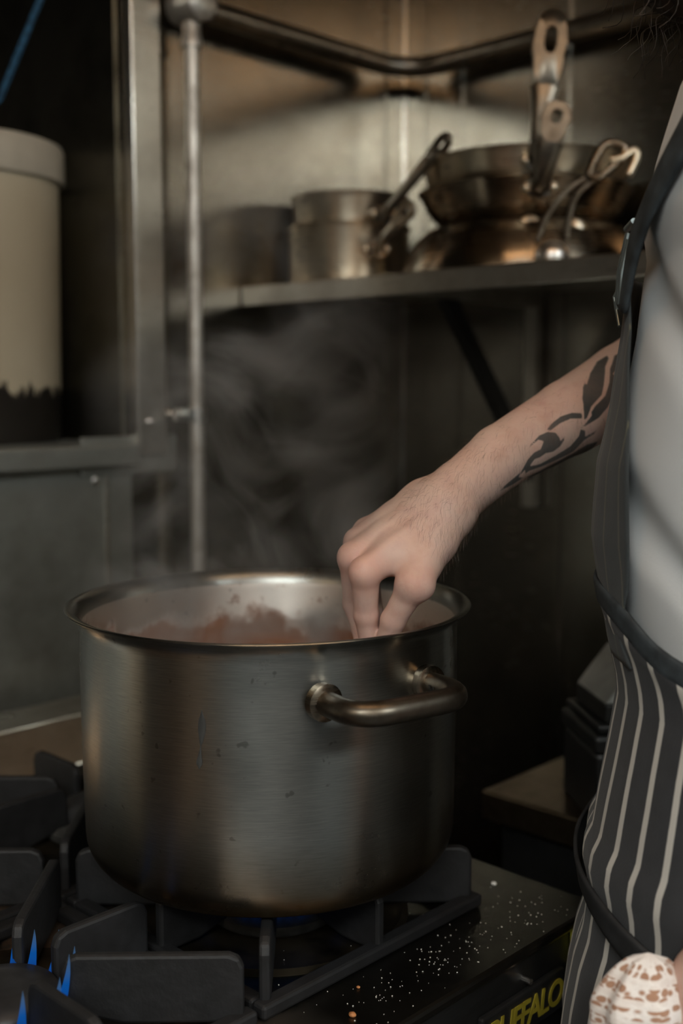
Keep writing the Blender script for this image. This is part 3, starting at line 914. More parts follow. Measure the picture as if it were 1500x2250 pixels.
class Field:
    def __init__(s, lo, hi, res):
        s.lo = np.array(lo, float); s.res = res
        s.n = np.ceil((np.array(hi) - s.lo) / res).astype(int) + 1
        s.V = np.full(s.n, .05, np.float32)

    def grid(s, lo, hi):
        i0 = np.clip(np.floor((lo - s.lo) / s.res).astype(int), 0, s.n - 1)
        i1 = np.clip(np.ceil((hi - s.lo) / s.res).astype(int) + 1, 1, s.n)
        ax = [s.lo[k] + s.res * np.arange(i0[k], i1[k]) for k in range(3)]
        sl = tuple(slice(i0[k], i1[k]) for k in range(3))
        return sl, np.meshgrid(*ax, indexing='ij', sparse=True)

    def cap(s, a, b, ra, rb, k=.01, flat=None):
        a = np.array(a, float); b = np.array(b, float); pad = max(ra, rb) + .035 + k
        sl, (X, Y, Z) = s.grid(np.minimum(a, b) - pad, np.maximum(a, b) + pad)
        if 0 in s.V[sl].shape:
            return
        d = b - a; L2 = float(d @ d) + 1e-12
        px, py, pz = X - a[0], Y - a[1], Z - a[2]
        t = np.clip((px * d[0] + py * d[1] + pz * d[2]) / L2, 0, 1)
        qx, qy, qz = px - t * d[0], py - t * d[1], pz - t * d[2]
        if flat is not None:      # flat = (axis, factor): thinner along axis
            ax, fa = np.array(flat[0], float), flat[1]; ax /= np.linalg.norm(ax)
            e = (qx * ax[0] + qy * ax[1] + qz * ax[2]) * (1 / fa - 1)
            qx, qy, qz = qx + e * ax[0], qy + e * ax[1], qz + e * ax[2]
        dist = np.sqrt(qx * qx + qy * qy + qz * qz) - (ra + (rb - ra) * t)
        s.V[sl] = smin(s.V[sl], dist.astype(np.float32), k)

    def mesh(s, name):
        V = s.V; nx, ny, nz = V.shape
        ins = V < 0
        c = [(i, j, k) for i in (0, 1) for j in (0, 1) for k in (0, 1)]
        sub = {q: ins[q[0]:nx - 1 + q[0], q[1]:ny - 1 + q[1], q[2]:nz - 1 + q[2]] for q in c}
        cnt = sum(sub[q].astype(np.int8) for q in c)
        act = (cnt > 0) & (cnt < 8)
        idx = np.argwhere(act); ids = np.full(act.shape, -1, np.int64); ids[act] = np.arange(len(idx))
        vals = {q: V[idx[:, 0] + q[0], idx[:, 1] + q[1], idx[:, 2] + q[2]].astype(np.float64) for q in c}
        acc = np.zeros((len(idx), 3)); num = np.zeros(len(idx))
        for q in c:
            for ax in range(3):
                if q[ax] == 0:
                    r = list(q); r[ax] = 1; r = tuple(r)
                    a, b = vals[q], vals[r]; mk = (a < 0) != (b < 0)
                    t = np.where(mk, a / np.where(mk, a - b, 1), 0)
                    p = np.tile(np.array(q, float), (len(idx), 1)); p[:, ax] = t
                    acc += p * mk[:, None]; num += mk
        P = s.lo + (idx + acc / num[:, None]) * s.res
        F = []
        for ax in range(3):
            u, v = (ax + 1) % 3, (ax + 2) % 3
            a = ins[tuple(slice(0, -1) if q == ax else slice(1, -1) for q in range(3))]
            b = ins[tuple(slice(1, None) if q == ax else slice(1, -1) for q in range(3))]
            for flip, mk in ((0, a & ~b), (1, ~a & b)):
                e = np.argwhere(mk)
                if not len(e):
                    continue
                e[:, u] += 1; e[:, v] += 1
                def cell(du, dv):
                    w = e.copy(); w[:, u] -= du; w[:, v] -= dv
                    return ids[w[:, 0], w[:, 1], w[:, 2]]
                quad = np.stack([cell(1, 1), cell(0, 1), cell(0, 0), cell(1, 0)], 1)
                F.append(quad[:, ::-1] if flip else quad)
        F = np.concatenate(F); F = F[(F >= 0).all(1)]
        return P, F


FD = Vector((-.309, .951, 0)).normalized()      # the way the chef faces
LD = Vector((-FD.y, FD.x, 0))                   # the chef's left
BC = Vector((.975, .42, 0))


def bp(f, l, z):
    return BC + FD * f + LD * l + Vector((0, 0, z))


# --- right arm and hand (fine)
J = {k: np.array(at(*v)) for k, v in dict(
    elbow=(1478, 778, 1.25), f1=(1372, 850, 1.212), f2=(1250, 917, 1.168), f3=(1100, 1003, 1.122), f4=(1010, 1078, 1.095), wrist=(972, 1118, 1.085),
    c2=(940, 1165, 1.072), c3=(925, 1140, 1.085), c4=(925, 1118, 1.100), c5=(930, 1102, 1.112),
    m2=(801, 1258, 1.044), m3=(776, 1226, 1.072), m4=(787, 1192, 1.100), m5=(806, 1168, 1.124),
    i2=(804, 1350, 1.064), d2=(813, 1418, 1.076), t2=(823, 1462, 1.080),
    i3=(780, 1326, 1.098), d3=(802, 1410, 1.096), t3=(818, 1465, 1.090),
    i4=(797, 1300, 1.118), d4=(812, 1380, 1.104), t4=(826, 1440, 1.094),
    i5=(812, 1265, 1.142), d5=(822, 1340, 1.126), t5=(832, 1400, 1.112),
    c1=(944, 1195, 1.066), m1=(908, 1284, 1.036), i1=(864, 1362, 1.052), t1=(838, 1438, 1.068)).items()}
SH_R = np.array(bp(-.05, -.205, 1.47))
lo = np.minimum.reduce(list(J.values()) + [SH_R]) - .07; hi = np.maximum.reduce(list(J.values())) + .07
lo = np.minimum.reduce(list(J.values())) - .07
A = Field(lo, hi, .0017)
upv = np.array(UP); view = np.array(FW)
fdir = J['f4'] - J['elbow']; fdir /= np.linalg.norm(fdir)
perp = np.cross(view, fdir); perp /= np.linalg.norm(perp)
A.cap(J['elbow'] - fdir * .02, J['f1'], .047, .0460, .004)
A.cap(J['f1'], J['f2'], .0460, .0385, .004)
A.cap(J['f2'], J['f3'], .0385, .0315, .004)
A.cap(J['f3'], J['f4'], .0315, .0285, .004)
A.cap(J['f4'], J['wrist'], .0285, .0275, .004)
A.cap(np.array(at(960, 1070, 1.112)), np.array(at(985, 1058, 1.112)), .0125, .013, .012)   # head of the ulna
A.cap(np.array(at(1000, 1130, 1.075)), np.array(at(970, 1180, 1.066)), .017, .016, .014)   # thumb side of the wrist
for q, r0, r1 in (('2', .022, .0135), ('3', .022, .0135), ('4', .020, .0128), ('5', .018, .0122)):
    A.cap(J['wrist'], J['c' + q], .024, r0, .014); A.cap(J['c' + q], J['m' + q], r0, r1, .012)
A.cap(J['c3'] + view * .012, J['m4'] + view * .014, .018, .011, .016)                       # palm
A.cap(J['c2'] + view * .012, J['m3'] + view * .012, .018, .010, .016)
for q in '2345':                                                                           # knuckles
    pk = J['m' + q]; A.cap(pk, pk + np.array(UP) * .001, .0142 if q in '23' else .013, .0142 if q in '23' else .013, .004)
for a, b in (('2', '3'), ('3', '4'), ('4', '5')):                                            # webbing behind the knuckles
    A.cap(J['c' + a] * .5 + J['m' + a] * .5, J['c' + b] * .5 + J['m' + b] * .5, .0125, .012, .010)
A.cap(J['wrist'], J['c1'], .021, .0195, .012); A.cap(J['c1'], J['m1'], .0205, .0150, .012)    # thumb ray
A.cap(J['m1'] - view * .001, J['m1'] + np.array(RT) * .004, .0168, .0165, .005)
A.cap(J['c1'] * .5 + J['m1'] * .5, J['c2'] * .45 + J['m2'] * .55, .0140, .0120, .014)         # first web
A.cap(J['c1'] * .35 + J['m1'] * .65 + view * .008, J['c2'] * .35 + J['m2'] * .65 + view * .008, .0085, .0095, .010)
A.cap(J['m1'], J['i1'], .0142, .0112, .005); A.cap(J['i1'], J['t1'], .0117, .0085, .004, flat=(np.array(FW), .9))
for q, rr in (('2', (.0138, .0112, .0100, .0080)), ('3', (.0136, .0114, .0100, .0080)), ('4', (.0128, .0108, .0095, .0076)), ('5', (.0115, .0094, .0085, .0068))):
    A.cap(J['m' + q], J['i' + q], rr[0], rr[1], .004)
    A.cap(J['i' + q], J['i' + q] + np.array(UP) * .001, rr[1] * 1.05, rr[1] * 1.05, .003)
    A.cap(J['i' + q], J['d' + q], rr[1], rr[2], .003); A.cap(J['d' + q], J['t' + q], rr[2], rr[3], .003)
for q in '2345':                                                                           # extensor tendons
    n_ = -view * .006 + upv * .006
    A.cap(J['wrist'] * .2 + J['c' + q] * .8 + n_ * 2.3, J['m' + q] + n_ * 1.15, .0035, .0050, .005)
arm_P, arm_F = A.mesh('arm')

# --- rest of the body (coarser), under the clothes
B_ = Field(np.array(bp(0, 0, 0)) - np.array((.42, .42, 0.0)), np.array(bp(0, 0, 0)) + np.array((.42, .42, 1.98)), .006)
T = lambda f, l, z: np.array(bp(f, l, z))
sh_l = T(-.06, .20, 1.47); el_l = T(-.14, .245, 1.16); wr_l = np.array(at(1560, 2170, .86)); hd_l = np.array(at(1545, 2320, .86))
for (a, b, ra, rb, k) in ((T(-.02, 0, 1.0), T(-.01, 0, 1.2), .090, .094, .05), (T(-.01, 0, 1.2), T(-.03, 0, 1.40), .094, .090, .05),
                          (T(-.02, -.05, 1.05), T(-.03, -.07, 1.36), .070, .070, .05), (T(-.02, .05, 1.05), T(-.03, .07, 1.36), .070, .070, .05),
                          (T(-.04, -.06, 1.44), T(-.05, -.17, 1.47), .062, .052, .03), (T(-.04, .06, 1.44), T(-.05, .17, 1.47), .062, .052, .03),
                          (T(-.04, 0, 1.48), T(-.02, 0, 1.66), .06, .056, .03),
                          (T(-.01, -.085, .98), T(-.0, -.10, .55), .095, .068, .03), (T(-.0, -.10, .55), T(-.03, -.10, .12), .058, .040, .02),
                          (T(-.01, .085, .98), T(-.0, .10, .55), .095, .068, .03), (T(-.0, .10, .55), T(-.03, .10, .12), .058, .040, .02),
                          (T(-.03, -.10, .07), T(.09, -.11, .05), .045, .036, .02), (T(-.03, .10, .07), T(.09, .11, .05), .045, .036, .02)):
    B_.cap(a, b, ra, rb, k)
# head: cranium, jaw, nose, brow, ears (looks down into the pot)
HC = T(.055, -.0, 1.79)
hf = np.array(FD) * .93 + np.array((0, 0, -.36)); hu = np.array(FD) * .36 + np.array((0, 0, .93)); hl = np.array(LD)
H = lambda f, l, u: HC + hf * f + hl * l + hu * u
for (a, b, ra, rb, k) in ((H(-.035, 0, .025), H(.02, 0, .02), .082, .078, .03), (H(.03, -.02, -.05), H(.03, .02, -.05), .055, .055, .03),
                          (H(.055, 0, -.085), H(.05, 0, -.08), .030, .030, .02), (H(.083, 0, .015), H(.108, 0, -.020), .009, .013, .01),
                          (H(.085, -.03, .030), H(.085, .03, .030), .012, .012, .012), (H(.088, -.02, -.050), H(.088, .02, -.050), .008, .008, .008),
                          (H(.072, -.045, -.01), H(.07, -.05, -.012), .022, .018, .012), (H(.072, .045, -.01), H(.07, .05, -.012), .022, .018, .012),
                          (H(-.015, -.083, .012), H(-.01, -.080, -.022), .014, .009, .006), (H(-.015, .083, .012), H(-.01, .080, -.022), .014, .009, .006)):
    B_.cap(a, b, ra, rb, k)
# left arm, hand closed on the towel
B_.cap(sh_l, el_l, .052, .042, .02); B_.cap(el_l, wr_l, .043, .028, .015); B_.cap(wr_l, hd_l, .028, .030, .015, flat=(np.array(LD), .7))
for i in range(4):
    k0 = hd_l + np.array(FD) * .020 + np.array((0, 0, .012 - i * .019)) + np.array(LD) * .012
    k1 = k0 + np.array(FD) * .034 + np.array(LD) * .008; k2 = k1 + np.array(FD) * .012 - np.array(LD) * .026
    B_.cap(hd_l, k0, .018, .0105, .01); B_.cap(k0, k1, .0105, .0095, .003); B_.cap(k1, k2, .0095, .0085, .003)
B_.cap(hd_l + np.array((0, 0, .02)), hd_l + np.array(FD) * .05 + np.array((0, 0, .040)) - np.array(LD) * .004, .013, .010, .006)
# right upper arm
B_.cap(SH_R, J['elbow'], .052, .044, .02)
body_P, body_F = B_.mesh('body')

# tattoo: signed distance to inked shapes drawn on the outer side of the forearm, in limb coordinates
E0 = J['f4']; U = J['elbow'] - J['f4']; U /= np.linalg.norm(U)
Nn = -view + U * (view @ U); Nn /= np.linalg.norm(Nn); Vv = np.cross(Nn, U); Vv /= np.linalg.norm(Vv)
if Vv @ upv < 0:
    Vv = -Vv


def limb(x, y):
    """pixel of a tattoo outline point -> (along, across) on the forearm's near side"""
    r = np.array(FW + RT * ((x - 750) / 2500) + UP * ((1125 - y) / 2500)); o = np.array(CAM)
    n0 = Nn; pl = E0 + Nn * .026
    q = o + r * (((pl - o) @ n0) / (r @ n0)) - E0
    return q @ U, q @ Vv


INK = [  # outlines
    [(1340, 775), (1315, 790), (1290, 822), (1276, 850), (1277, 838), (1266, 858), (1260, 885), (1262, 910), (1266, 935), (1274, 928), (1280, 905), (1303, 880), (1308, 862), (1314, 838), (1322, 812), (1336, 790)],
    [(1366, 772), (1345, 782), (1325, 818), (1318, 850), (1308, 880), (1288, 900), (1278, 915), (1280, 922), (1268, 940), (1255, 950), (1275, 944), (1300, 928), (1318, 905), (1328, 880), (1342, 855), (1362, 842), (1340, 842), (1331, 832), (1340, 822), (1362, 818)],
    [(1262, 916), (1240, 914), (1215, 922), (1196, 938), (1186, 952), (1198, 954), (1216, 940), (1238, 930), (1264, 930)],
    [(1146, 1000), (1155, 980), (1172, 962), (1190, 954), (1208, 956), (1220, 968), (1222, 972), (1230, 960), (1232, 972), (1226, 985), (1212, 996), (1195, 1000), (1184, 1008), (1172, 1012), (1166, 1022), (1190, 1016), (1222, 998), (1250, 980), (1262, 962), (1262, 948), (1276, 950), (1280, 960), (1296, 952), (1308, 940), (1300, 958), (1282, 970), (1268, 990), (1240, 1004), (1205, 1020), (1168, 1034), (1160, 1040), (1154, 1034), (1145, 1048), (1144, 1035), (1152, 1012), (1166, 996), (1178, 990), (1182, 976), (1172, 974), (1156, 988)],
    [(1322, 964), (1296, 972), (1266, 990), (1240, 1004), (1200, 1026), (1170, 1040), (1140, 1060), (1100, 1080), (1110, 1066), (1150, 1030), (1146, 1044), (1200, 1040), (1240, 1020), (1290, 1000), (1300, 988), (1330, 978)],
    [(1360, 872), (1340, 886), (1328, 900), (1324, 916), (1334, 900), (1348, 892), (1362, 890)],
]
INK = [np.array([limb(x, y) for x, y in poly]) for poly in INK]


def sdf_poly(P, poly):
    d = np.full(len(P), 1e9); s = np.ones(len(P))
    n = len(poly)
    for i in range(n):
        a, b = poly[i], poly[i - 1]; e = b - a; w = P - a
        t = np.clip((w @ e) / (e @ e + 1e-12), 0, 1); r = w - t[:, None] * e
        d = np.minimum(d, (r * r).sum(1))
        c0 = P[:, 1] >= a[1]; c1 = P[:, 1] < b[1]; c2 = e[0] * w[:, 1] > e[1] * w[:, 0]
        s = np.where((c0 & c1 & c2) | (~c0 & ~c1 & ~c2), -s, s)
    return s * np.sqrt(d)


rel = arm_P - E0; uv2 = np.stack([rel @ U, rel @ Vv], 1)
tat = np.full(len(arm_P), .05)
sel = ((rel @ Nn) > -.012) & (uv2[:, 0] > -.02)
for poly in INK:
    tat[sel] = np.minimum(tat[sel], sdf_poly(uv2[sel], poly) + .0008)
flush = np.zeros(len(arm_P))
for q, w in (('m2', 1.), ('m3', 1.), ('m4', .8), ('m5', .7), ('m1', .8), ('i2', .6), ('d2', 1.), ('i1', .6), ('t1', .8)):
    flush = np.maximum(flush, w * np.clip(1 - np.linalg.norm(arm_P - J[q], axis=1) / .030, 0, 1))

me = bpy.data.meshes.new('person')
nA = len(arm_P)
verts = np.concatenate([arm_P, body_P]); faces = np.concatenate([arm_F, body_F + nA])
me.from_pydata([], [], [])
me.vertices.add(len(verts)); me.vertices.foreach_set('co', verts.astype(np.float32).ravel())
me.loops.add(len(faces) * 4); me.loops.foreach_set('vertex_index', faces.astype(np.int32).ravel())
me.polygons.add(len(faces)); me.polygons.foreach_set('loop_start', np.arange(0, len(faces) * 4, 4, dtype=np.int32))
me.update(calc_edges=True); me.validate()
for nm, arr in (('tattoo', np.concatenate([tat, np.full(len(body_P), .05)])), ('flush', np.concatenate([flush, np.zeros(len(body_P))]))):
    at_ = me.attributes.new(nm, 'FLOAT', 'POINT'); at_.data.foreach_set('value', arr.astype(np.float32))
person = link('person', me, M['skin'], smooth=True)
sm = person.modifiers.new('smooth', 'SMOOTH'); sm.factor = .5; sm.iterations = 2
tag(person, 'person in grey T-shirt and striped apron reaching a tattooed arm into the pot', 'person')

# arm hair: fine strands on forearm and wrist
bm = bmesh.new()
rng = np.random.default_rng(3)
cand = np.where((uv2[:, 0] > -.075) & (uv2[:, 0] < .27) & ((rel @ Nn) > -.010))[0]
ctr = np.stack([E0 + U * u for u in uv2[:, 0]])
for i in rng.choice(cand, 1500, replace=False, p=(lambda w: w / w.sum())(np.exp(-np.maximum(uv2[cand, 0], 0) / .09))):
    p = arm_P[i]; nrm = p - ctr[i]; nrm /= np.linalg.norm(nrm) + 1e-9
    d = -U * .8 - Vv * (.5 + .4 * rng.normal()) + nrm * .30; d /= np.linalg.norm(d); ln = rng.uniform(.006, .013)
    q = [Vector(p), Vector(p + d * ln * .5 + nrm * .0004), Vector(p + d * ln - nrm * .0004 - Vv * .001)]
    sweep(bm, q, [.00006, .00005, .00002], None, 3, cap=False)
o = obj('arm_hair', bm, M['arm_hair'], person); o['kind'] = 'stuff'

# head hair, beard, eyes
bm = bmesh.new(); bmesh.ops.create_icosphere(bm, subdivisions=5, radius=1.)
hfV, huV, hlV, HCv = Vector(hf), Vector(hu), Vector(hl), Vector(HC)
for v in list(bm.verts):
    c_ = v.co.copy(); n_ = noise.fractal(c_ * 5, 1, 2, 4) * .05 + noise.noise(c_ * 16) * .03
    v.co = HCv + hfV * (-.018 + c_.x * .116 * (1 + n_)) + hlV * (c_.y * .101 * (1 + n_)) + huV * (.034 + c_.z * .098 * (1 + n_))
bmesh.ops.delete(bm, geom=[v for v in bm.verts if (v.co - HCv).dot(hfV) > .055 and (v.co - HCv).dot(huV) < .065 or (v.co - HCv).dot(huV) < -.035], context='VERTS')
obj('hair', bm, M['hair'], person, smooth=True)
bm = bmesh.new()
bmesh.ops.create_icosphere(bm, subdivisions=5, radius=1.)
for v in list(bm.verts):
    c_ = v.co.copy(); n_ = noise.fractal(c_ * 6, 1, 2, 4) * .10
    v.co = HCv + hfV * (.040 + c_.x * .068 * (1 + n_)) + hlV * (c_.y * .074 * (1 + n_)) + huV * (-.088 + c_.z * .058 * (1 + n_))
beard_v = [v.co.copy() for v in bm.verts]
for i in range(260):                              # loose curls at the edge of the beard
    p = random.choice(beard_v); dirv = (p - (HCv + hfV * .03 - huV * .07)).normalized()
    s_ = dirv.cross(Vector((random.random(), random.random(), random.random()))).normalized(); w_ = dirv.cross(s_)
    ln = random.uniform(.012, .045); cr = random.uniform(.003, .007); ph = random.uniform(0, 6)
    pts = [p + dirv * (ln * k / 9) + s_ * (cr * math.sin(ph + k * .8)) + w_ * (cr * math.cos(ph + k * .8)) + Vector((0, 0, -.012 * (k / 9) ** 2)) for k in range(10)]
    sweep(bm, pts, .0004, None, 4, cap=False)
obj('beard', bm, M['hair'], person, smooth=True)
for s_ in (-1, 1):
    bm = bmesh.new(); bmesh.ops.create_uvsphere(bm, u_segments=20, v_segments=14, radius=.0125)
    e_ = obj('eye', bm, M['eye'], person, smooth=True); e_.location = Vector(H(.079, s_ * .031, .008))
    bm = bmesh.new(); bmesh.ops.create_uvsphere(bm, u_segments=16, v_segments=10, radius=.0062)
    i_ = obj('iris', bm, M['iris'], e_, smooth=True); i_.location = Vector(hf) * .0085

# --- clothes: rows of height, forward shift, half depth, half width (outermost layer)
ROWS = [(1.667, -.031, .070, .080), (1.600, -.036, .095, .150), (1.566, -.035, .115, .195), (1.495, -.025, .125, .200), (1.447, -.017, .130, .195), (1.409, -.016, .135, .190),
        (1.363, -.014, .138, .185), (1.304, -.008, .142, .180), (1.256, -.003, .148, .178), (1.190, -.002, .148, .176), (1.158, -.004, .145, .175), (1.133, -.004, .140, .175),
        (1.101, -.010, .140, .177), (1.072, -.016, .138, .180), (1.056, -.018, .138, .182), (1.014, -.014, .140, .186), (.972, -.012, .145, .190), (.937, -.009, .147, .192),
        (.922, -.007, .152, .195), (.906, -.006, .153, .195), (.890, -.006, .149, .192), (.876, -.005, .146, .190), (.841, -.001, .146, .190), (.813, .003, .150, .192), (.773, .005, .155, .195),
        (.728, .005, .160, .200), (.60, .004, .150, .198), (.45, .004, .148, .200)]
_rz = np.array([r[0] for r in ROWS])[::-1]


def shell(t, z, off=0.):
    s, a, b = (np.interp(z, _rz, np.array([r[k] for r in ROWS])[::-1]) for k in (1, 2, 3))
    return BC + FD * (s + (a + off) * math.cos(t)) + LD * ((b + off) * math.sin(t)) + Vector((0, 0, z))


def fold(t, z, amp, fa, fz, ph=0):
    return amp * (noise.noise(Vector((t * fa + ph, z * fz, ph))) + .5 * noise.noise(Vector((t * fa * 2 + ph, z * fz * 1.7, 3 + ph))))


UR = .165
# T-shirt body
zs = np.linspace(1.655, 1.02, 118); rows = []
for z in zs:
    row = []
    for j in range(96):
        t_ = 2 * PI * j / 96
        diag = .011 * max(0, math.sin((z * 38 + (t_ if t_ < PI else 2 * PI - t_) * 6.5) + 2.6 * noise.noise(Vector((t_ * 1.2, z * 4, 0))))) ** 2 * (1 if .35 < t_ < 5.9 else .3)
        row.append((shell(t_, z, -.008 + .011 * min(1, max(0, (z - 1.425) / .035)) - diag * min(1, max(0, (1.47 - z) / .06)) + fold(t_, z, .004, 1.3, 6)), (t_ * UR, z)))
    rows.append(row)
o = grid_mesh('t_shirt', rows, M['jersey'], person, closed=True)
bm = bmesh.new(); bm.from_mesh(o.data)
for sh, el, er, frac in ((SH_R, J['elbow'], .058, .62), (sh_l, el_l, .056, .60)):
    p0 = Vector(sh); p1 = Vector(el); q = [p0 + (p1 - p0) * (-.25 + k / 9 * (frac + .25)) for k in range(10)]
    q[0] += Vector((BC.x - p0.x, BC.y - p0.y, 0)) * .35; q[1] += Vector((BC.x - p0.x, BC.y - p0.y, 0)) * .12
    sweep(bm, q, [er * (1.28, 1.25, 1.22, 1.20, 1.18, 1.17, 1.17, 1.17, 1.17, 1.18)[k] for k in range(10)], None, 32, cap=False)
bm.to_mesh(o.data); bm.free()
for p_ in o.data.polygons:
    p_.use_smooth = True
# trousers (two legs, striped)
for s_ in (-1, 1):
    rows = []
    for k in range(40):
        z = 1.04 - k / 39 * .96; f_ = k / 39
        c_ = bp(-.01 - .02 * f_, s_ * (.078 + .020 * f_), z); r_ = .094 - .026 * f_
        rows.append([(c_ + FD * (r_ * math.cos(2 * PI * j / 40)) + LD * (r_ * math.sin(2 * PI * j / 40)), (j / 40 * .6, z)) for j in range(41)])
    grid_mesh('trouser_leg', rows, M['trouser'], person)
    bm = bmesh.new(); bmesh.ops.create_uvsphere(bm, u_segments=24, v_segments=16, radius=1)
    for v in bm.verts:
        v.co = bp(.035 + v.co.x * .145, s_ * .106 + v.co.y * .052, max(.0, .05 + v.co.z * .055 * (1.25 if v.co.x < 0 else .85)))
    obj('shoe', bm, M['shoe'], person, smooth=True)

# apron: bib, skirt, neck strap, ties
ap_ = bpy.data.objects.new('apron', None); COL.objects.link(ap_); ap_.parent = person
BIB = [(1.415, .52), (1.395, .56), (1.363, .654), (1.304, .785), (1.256, .899), (1.190, .916), (1.158, .873), (1.133, .80), (1.112, .74), (1.090, .80)]
bz = np.array([b[0] for b in BIB])[::-1]; bt = np.array([b[1] for b in BIB])[::-1]
rows = []
for z in np.linspace(1.415, 1.090, 70):
    th = float(np.interp(z, bz, bt))
    rows.append([(shell(u * th, z, .002 + fold(u, z, .003, 2, 9, 5) + .004 * abs(u) ** 3), (u * th * UR, z)) for u in np.linspace(-1, 1, 50)])
bib = grid_mesh('bib', rows, M['bib'], ap_, thick=.0016)
bib['label'] = 'dark narrow bib of the apron'
# skirt: top edge runs from low at the front to lower at the side
rows = []
for k in range(120):
    v = k / 119
    row = []
    for u in np.linspace(-2.5, 2.5, 180):
        top = 1.150 - .055 * min(1, max(0, (abs(u) - .45) / .8)); z = top + (.50 - top) * v
        e = .004 * math.exp(-((z - top + .012) / .012) ** 2)
        e += fold(u, z, .0035, 3.0, 3.0, 9) * min(1, v * 4) + .003 * math.sin(u * 9 + z * 3) * min(1, v * 1.5)
        row.append((shell(u, z, .003 + e), (u * UR, z)))
    rows.append(row)
grid_mesh('skirt', rows, M['apron'], ap_, thick=.0016)


def ribbon(name, tz, width, mat, off=.006, parent=ap_, axis=None):
    """flat strap lying over the clothes along (angle, height) points"""
    P = spline([Vector((a, b, 0)) for a, b in tz], 10); rows = []
    for i, p in enumerate(P):
        q0, q1 = P[max(0, i - 1)], P[min(len(P) - 1, i + 1)]
        tan = Vector(((q1.x - q0.x) * UR, q1.y - q0.y, 0)).normalized(); nr = Vector((-tan.y, tan.x, 0))
        rows.append([(shell(p.x + nr.x * w / UR, p.y + nr.y * w, off + (.0 if abs(w) > width * .49 else .0015)), (w, i * .01)) for w in np.linspace(-width / 2, width / 2, 7)])
    return grid_mesh(name, rows, mat, parent, thick=.003)


ribbon('neck_strap', [(.50, 1.385), (.62, 1.44), (.90, 1.50), (1.12, 1.545), (1.50, 1.592)], .036, M['strap_grey'], .009)
ribbon('neck_strap', [(-.50, 1.385), (-.52, 1.44), (-.62, 1.50), (-.95, 1.555), (-1.45, 1.592)], .030, M['strap_grey'], .009)
ribbon('waist_tie', [(-2.6, 1.072), (-1.2, 1.080), (-.4, 1.135), (.3, 1.142), (.75, 1.132), (1.2, 1.098), (2.2, 1.070), (2.9, 1.06)], .022, M['strap_grey'], .005)
ribbon('hip_strap', [(-2.4, .89), (-.5, .905), (.0, .900), (.28, .892), (.48, .888), (.75, .882), (1.0, .872), (1.25, .862), (1.8, .850), (2.4, .845)], .024, M['strap'], .010)
# buckle with two bars and a loose ring on the bib's corner
bk = bpy.data.objects.new('buckle', None); COL.objects.link(bk); bk.parent = ap_
for (t_, z0_, z1_) in ((.42, 1.447, 1.385), (.50, 1.440, 1.388)):
    bm = bmesh.new(); sweep(bm, [shell(t_, z0_, .010), shell(t_, (z0_ + z1_) / 2, .012), shell(t_, z1_, .010)], .003, None, 10); obj('bar', bm, M['buckle'], bk, angle=60)
bm = bmesh.new(); sweep(bm, [shell(.36, 1.452, .008), shell(.36, 1.452, .012), shell(.50, 1.455, .010)], [.0012, .003, .0022], None, 12); obj('slider', bm, M['buckle'], bk, angle=60)
r0, r1, r2 = shell(.30, 1.418, .006), shell(.22, 1.398, .014), shell(.32, 1.372, .006)
bm = bmesh.new(); sweep(bm, [r0, r1, r2], .0014, None, 8); obj('ring', bm, M['buckle'], bk, angle=60)

# ------------------------------------------------------------------ towel held at the hip
tc = at(1420, 2225, .865)
rows = []
zt, zb = tc.z + .048, tc.z - .30
for k in range(60):
    v = k / 59; z = zt - (zt - zb) * v
    prof_ = min(1, (v * 9) ** .5) if v < .11 else 1.
    row = []
    for j in range(64):
        a = 2 * PI * j / 64
        w = .038 * prof_ * (1 + .18 * v); d_ = .024 * prof_ * (1 + .25 * v)
        e = 1 + .10 * math.sin(3 * a + 5 * v) + .06 * math.sin(7 * a - 9 * v)
        row.append((Vector((tc.x, tc.y, z)) + RT * (w * e * math.cos(a) - .022 * v) + FH * (d_ * e * math.sin(a)), (j / 64 * .9, v * 1.6)))
    rows.append(row)
o = grid_mesh('hand_towel', rows, M['towel'], closed=True)
tag(o, 'white towel with brown woven marks bunched at the hip of the striped apron', 'towel')

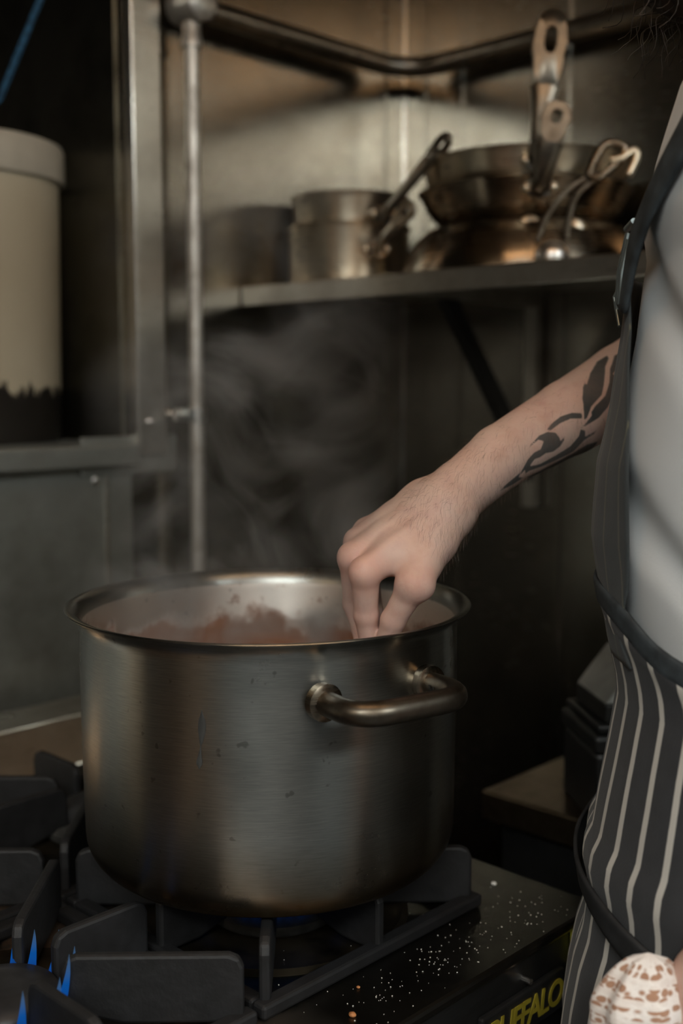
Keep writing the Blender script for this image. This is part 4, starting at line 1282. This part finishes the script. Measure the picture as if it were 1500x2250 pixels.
# ------------------------------------------------------------------ steam above the pot
bm = bmesh.new(); lathe(bm, [(0, -.03), (.10, -.03), (.165, .0), (.18, .10), (.19, .30), (.14, .48), (0, .50)], 32)
st = obj('steam', bm, None, smooth=True)
st.location = (PX - .01, PY + .02, PZ + .25)
mm = bpy.data.materials.new('steam'); mm.use_nodes = True; nt = mm.node_tree; nt.nodes.clear()
out = nt.nodes.new('ShaderNodeOutputMaterial'); pv = nt.nodes.new('ShaderNodeVolumePrincipled')
pv.inputs['Color'].default_value = (.93, .95, .95, 1); pv.inputs['Anisotropy'].default_value = .2
tc_ = nt.nodes.new('ShaderNodeTexCoord'); nz = nt.nodes.new('ShaderNodeTexNoise'); nz.inputs['Scale'].default_value = 8.5; nz.inputs['Detail'].default_value = 3.5; nz.inputs['Distortion'].default_value = 1.1
rp = nt.nodes.new('ShaderNodeValToRGB'); rp.color_ramp.elements[0].position = .50; rp.color_ramp.elements[1].position = .72
sp = nt.nodes.new('ShaderNodeSeparateXYZ'); mr = nt.nodes.new('ShaderNodeMapRange')
mr.inputs[1].default_value = .0; mr.inputs[2].default_value = .45; mr.inputs[3].default_value = 24.0; mr.inputs[4].default_value = 0.
le = nt.nodes.new('ShaderNodeVectorMath'); le.operation = 'LENGTH'
mp = nt.nodes.new('ShaderNodeMapping'); mp.inputs['Scale'].default_value = (1, 1, .0)
fr = nt.nodes.new('ShaderNodeMapRange'); fr.inputs[1].default_value = .06; fr.inputs[2].default_value = .165; fr.inputs[3].default_value = 1; fr.inputs[4].default_value = 0
m1 = nt.nodes.new('ShaderNodeMath'); m1.operation = 'MULTIPLY'; m2 = nt.nodes.new('ShaderNodeMath'); m2.operation = 'MULTIPLY'
Lk = nt.links.new
Lk(tc_.outputs['Object'], nz.inputs['Vector']); Lk(nz.outputs[0], rp.inputs[0]); Lk(tc_.outputs['Object'], sp.inputs[0]); Lk(sp.outputs[2], mr.inputs[0])
Lk(tc_.outputs['Object'], mp.inputs[0]); Lk(mp.outputs[0], le.inputs[0]); Lk(le.outputs['Value'], fr.inputs[0])
Lk(rp.outputs[0], m1.inputs[0]); Lk(mr.outputs[0], m1.inputs[1]); Lk(m1.outputs[0], m2.inputs[0]); Lk(fr.outputs[0], m2.inputs[1])
Lk(m2.outputs[0], pv.inputs['Density']); Lk(pv.outputs[0], out.inputs['Volume'])
st.data.materials.append(mm)
tag(st, 'pale wisps of steam rising from the large stock pot', 'steam', kind='stuff')
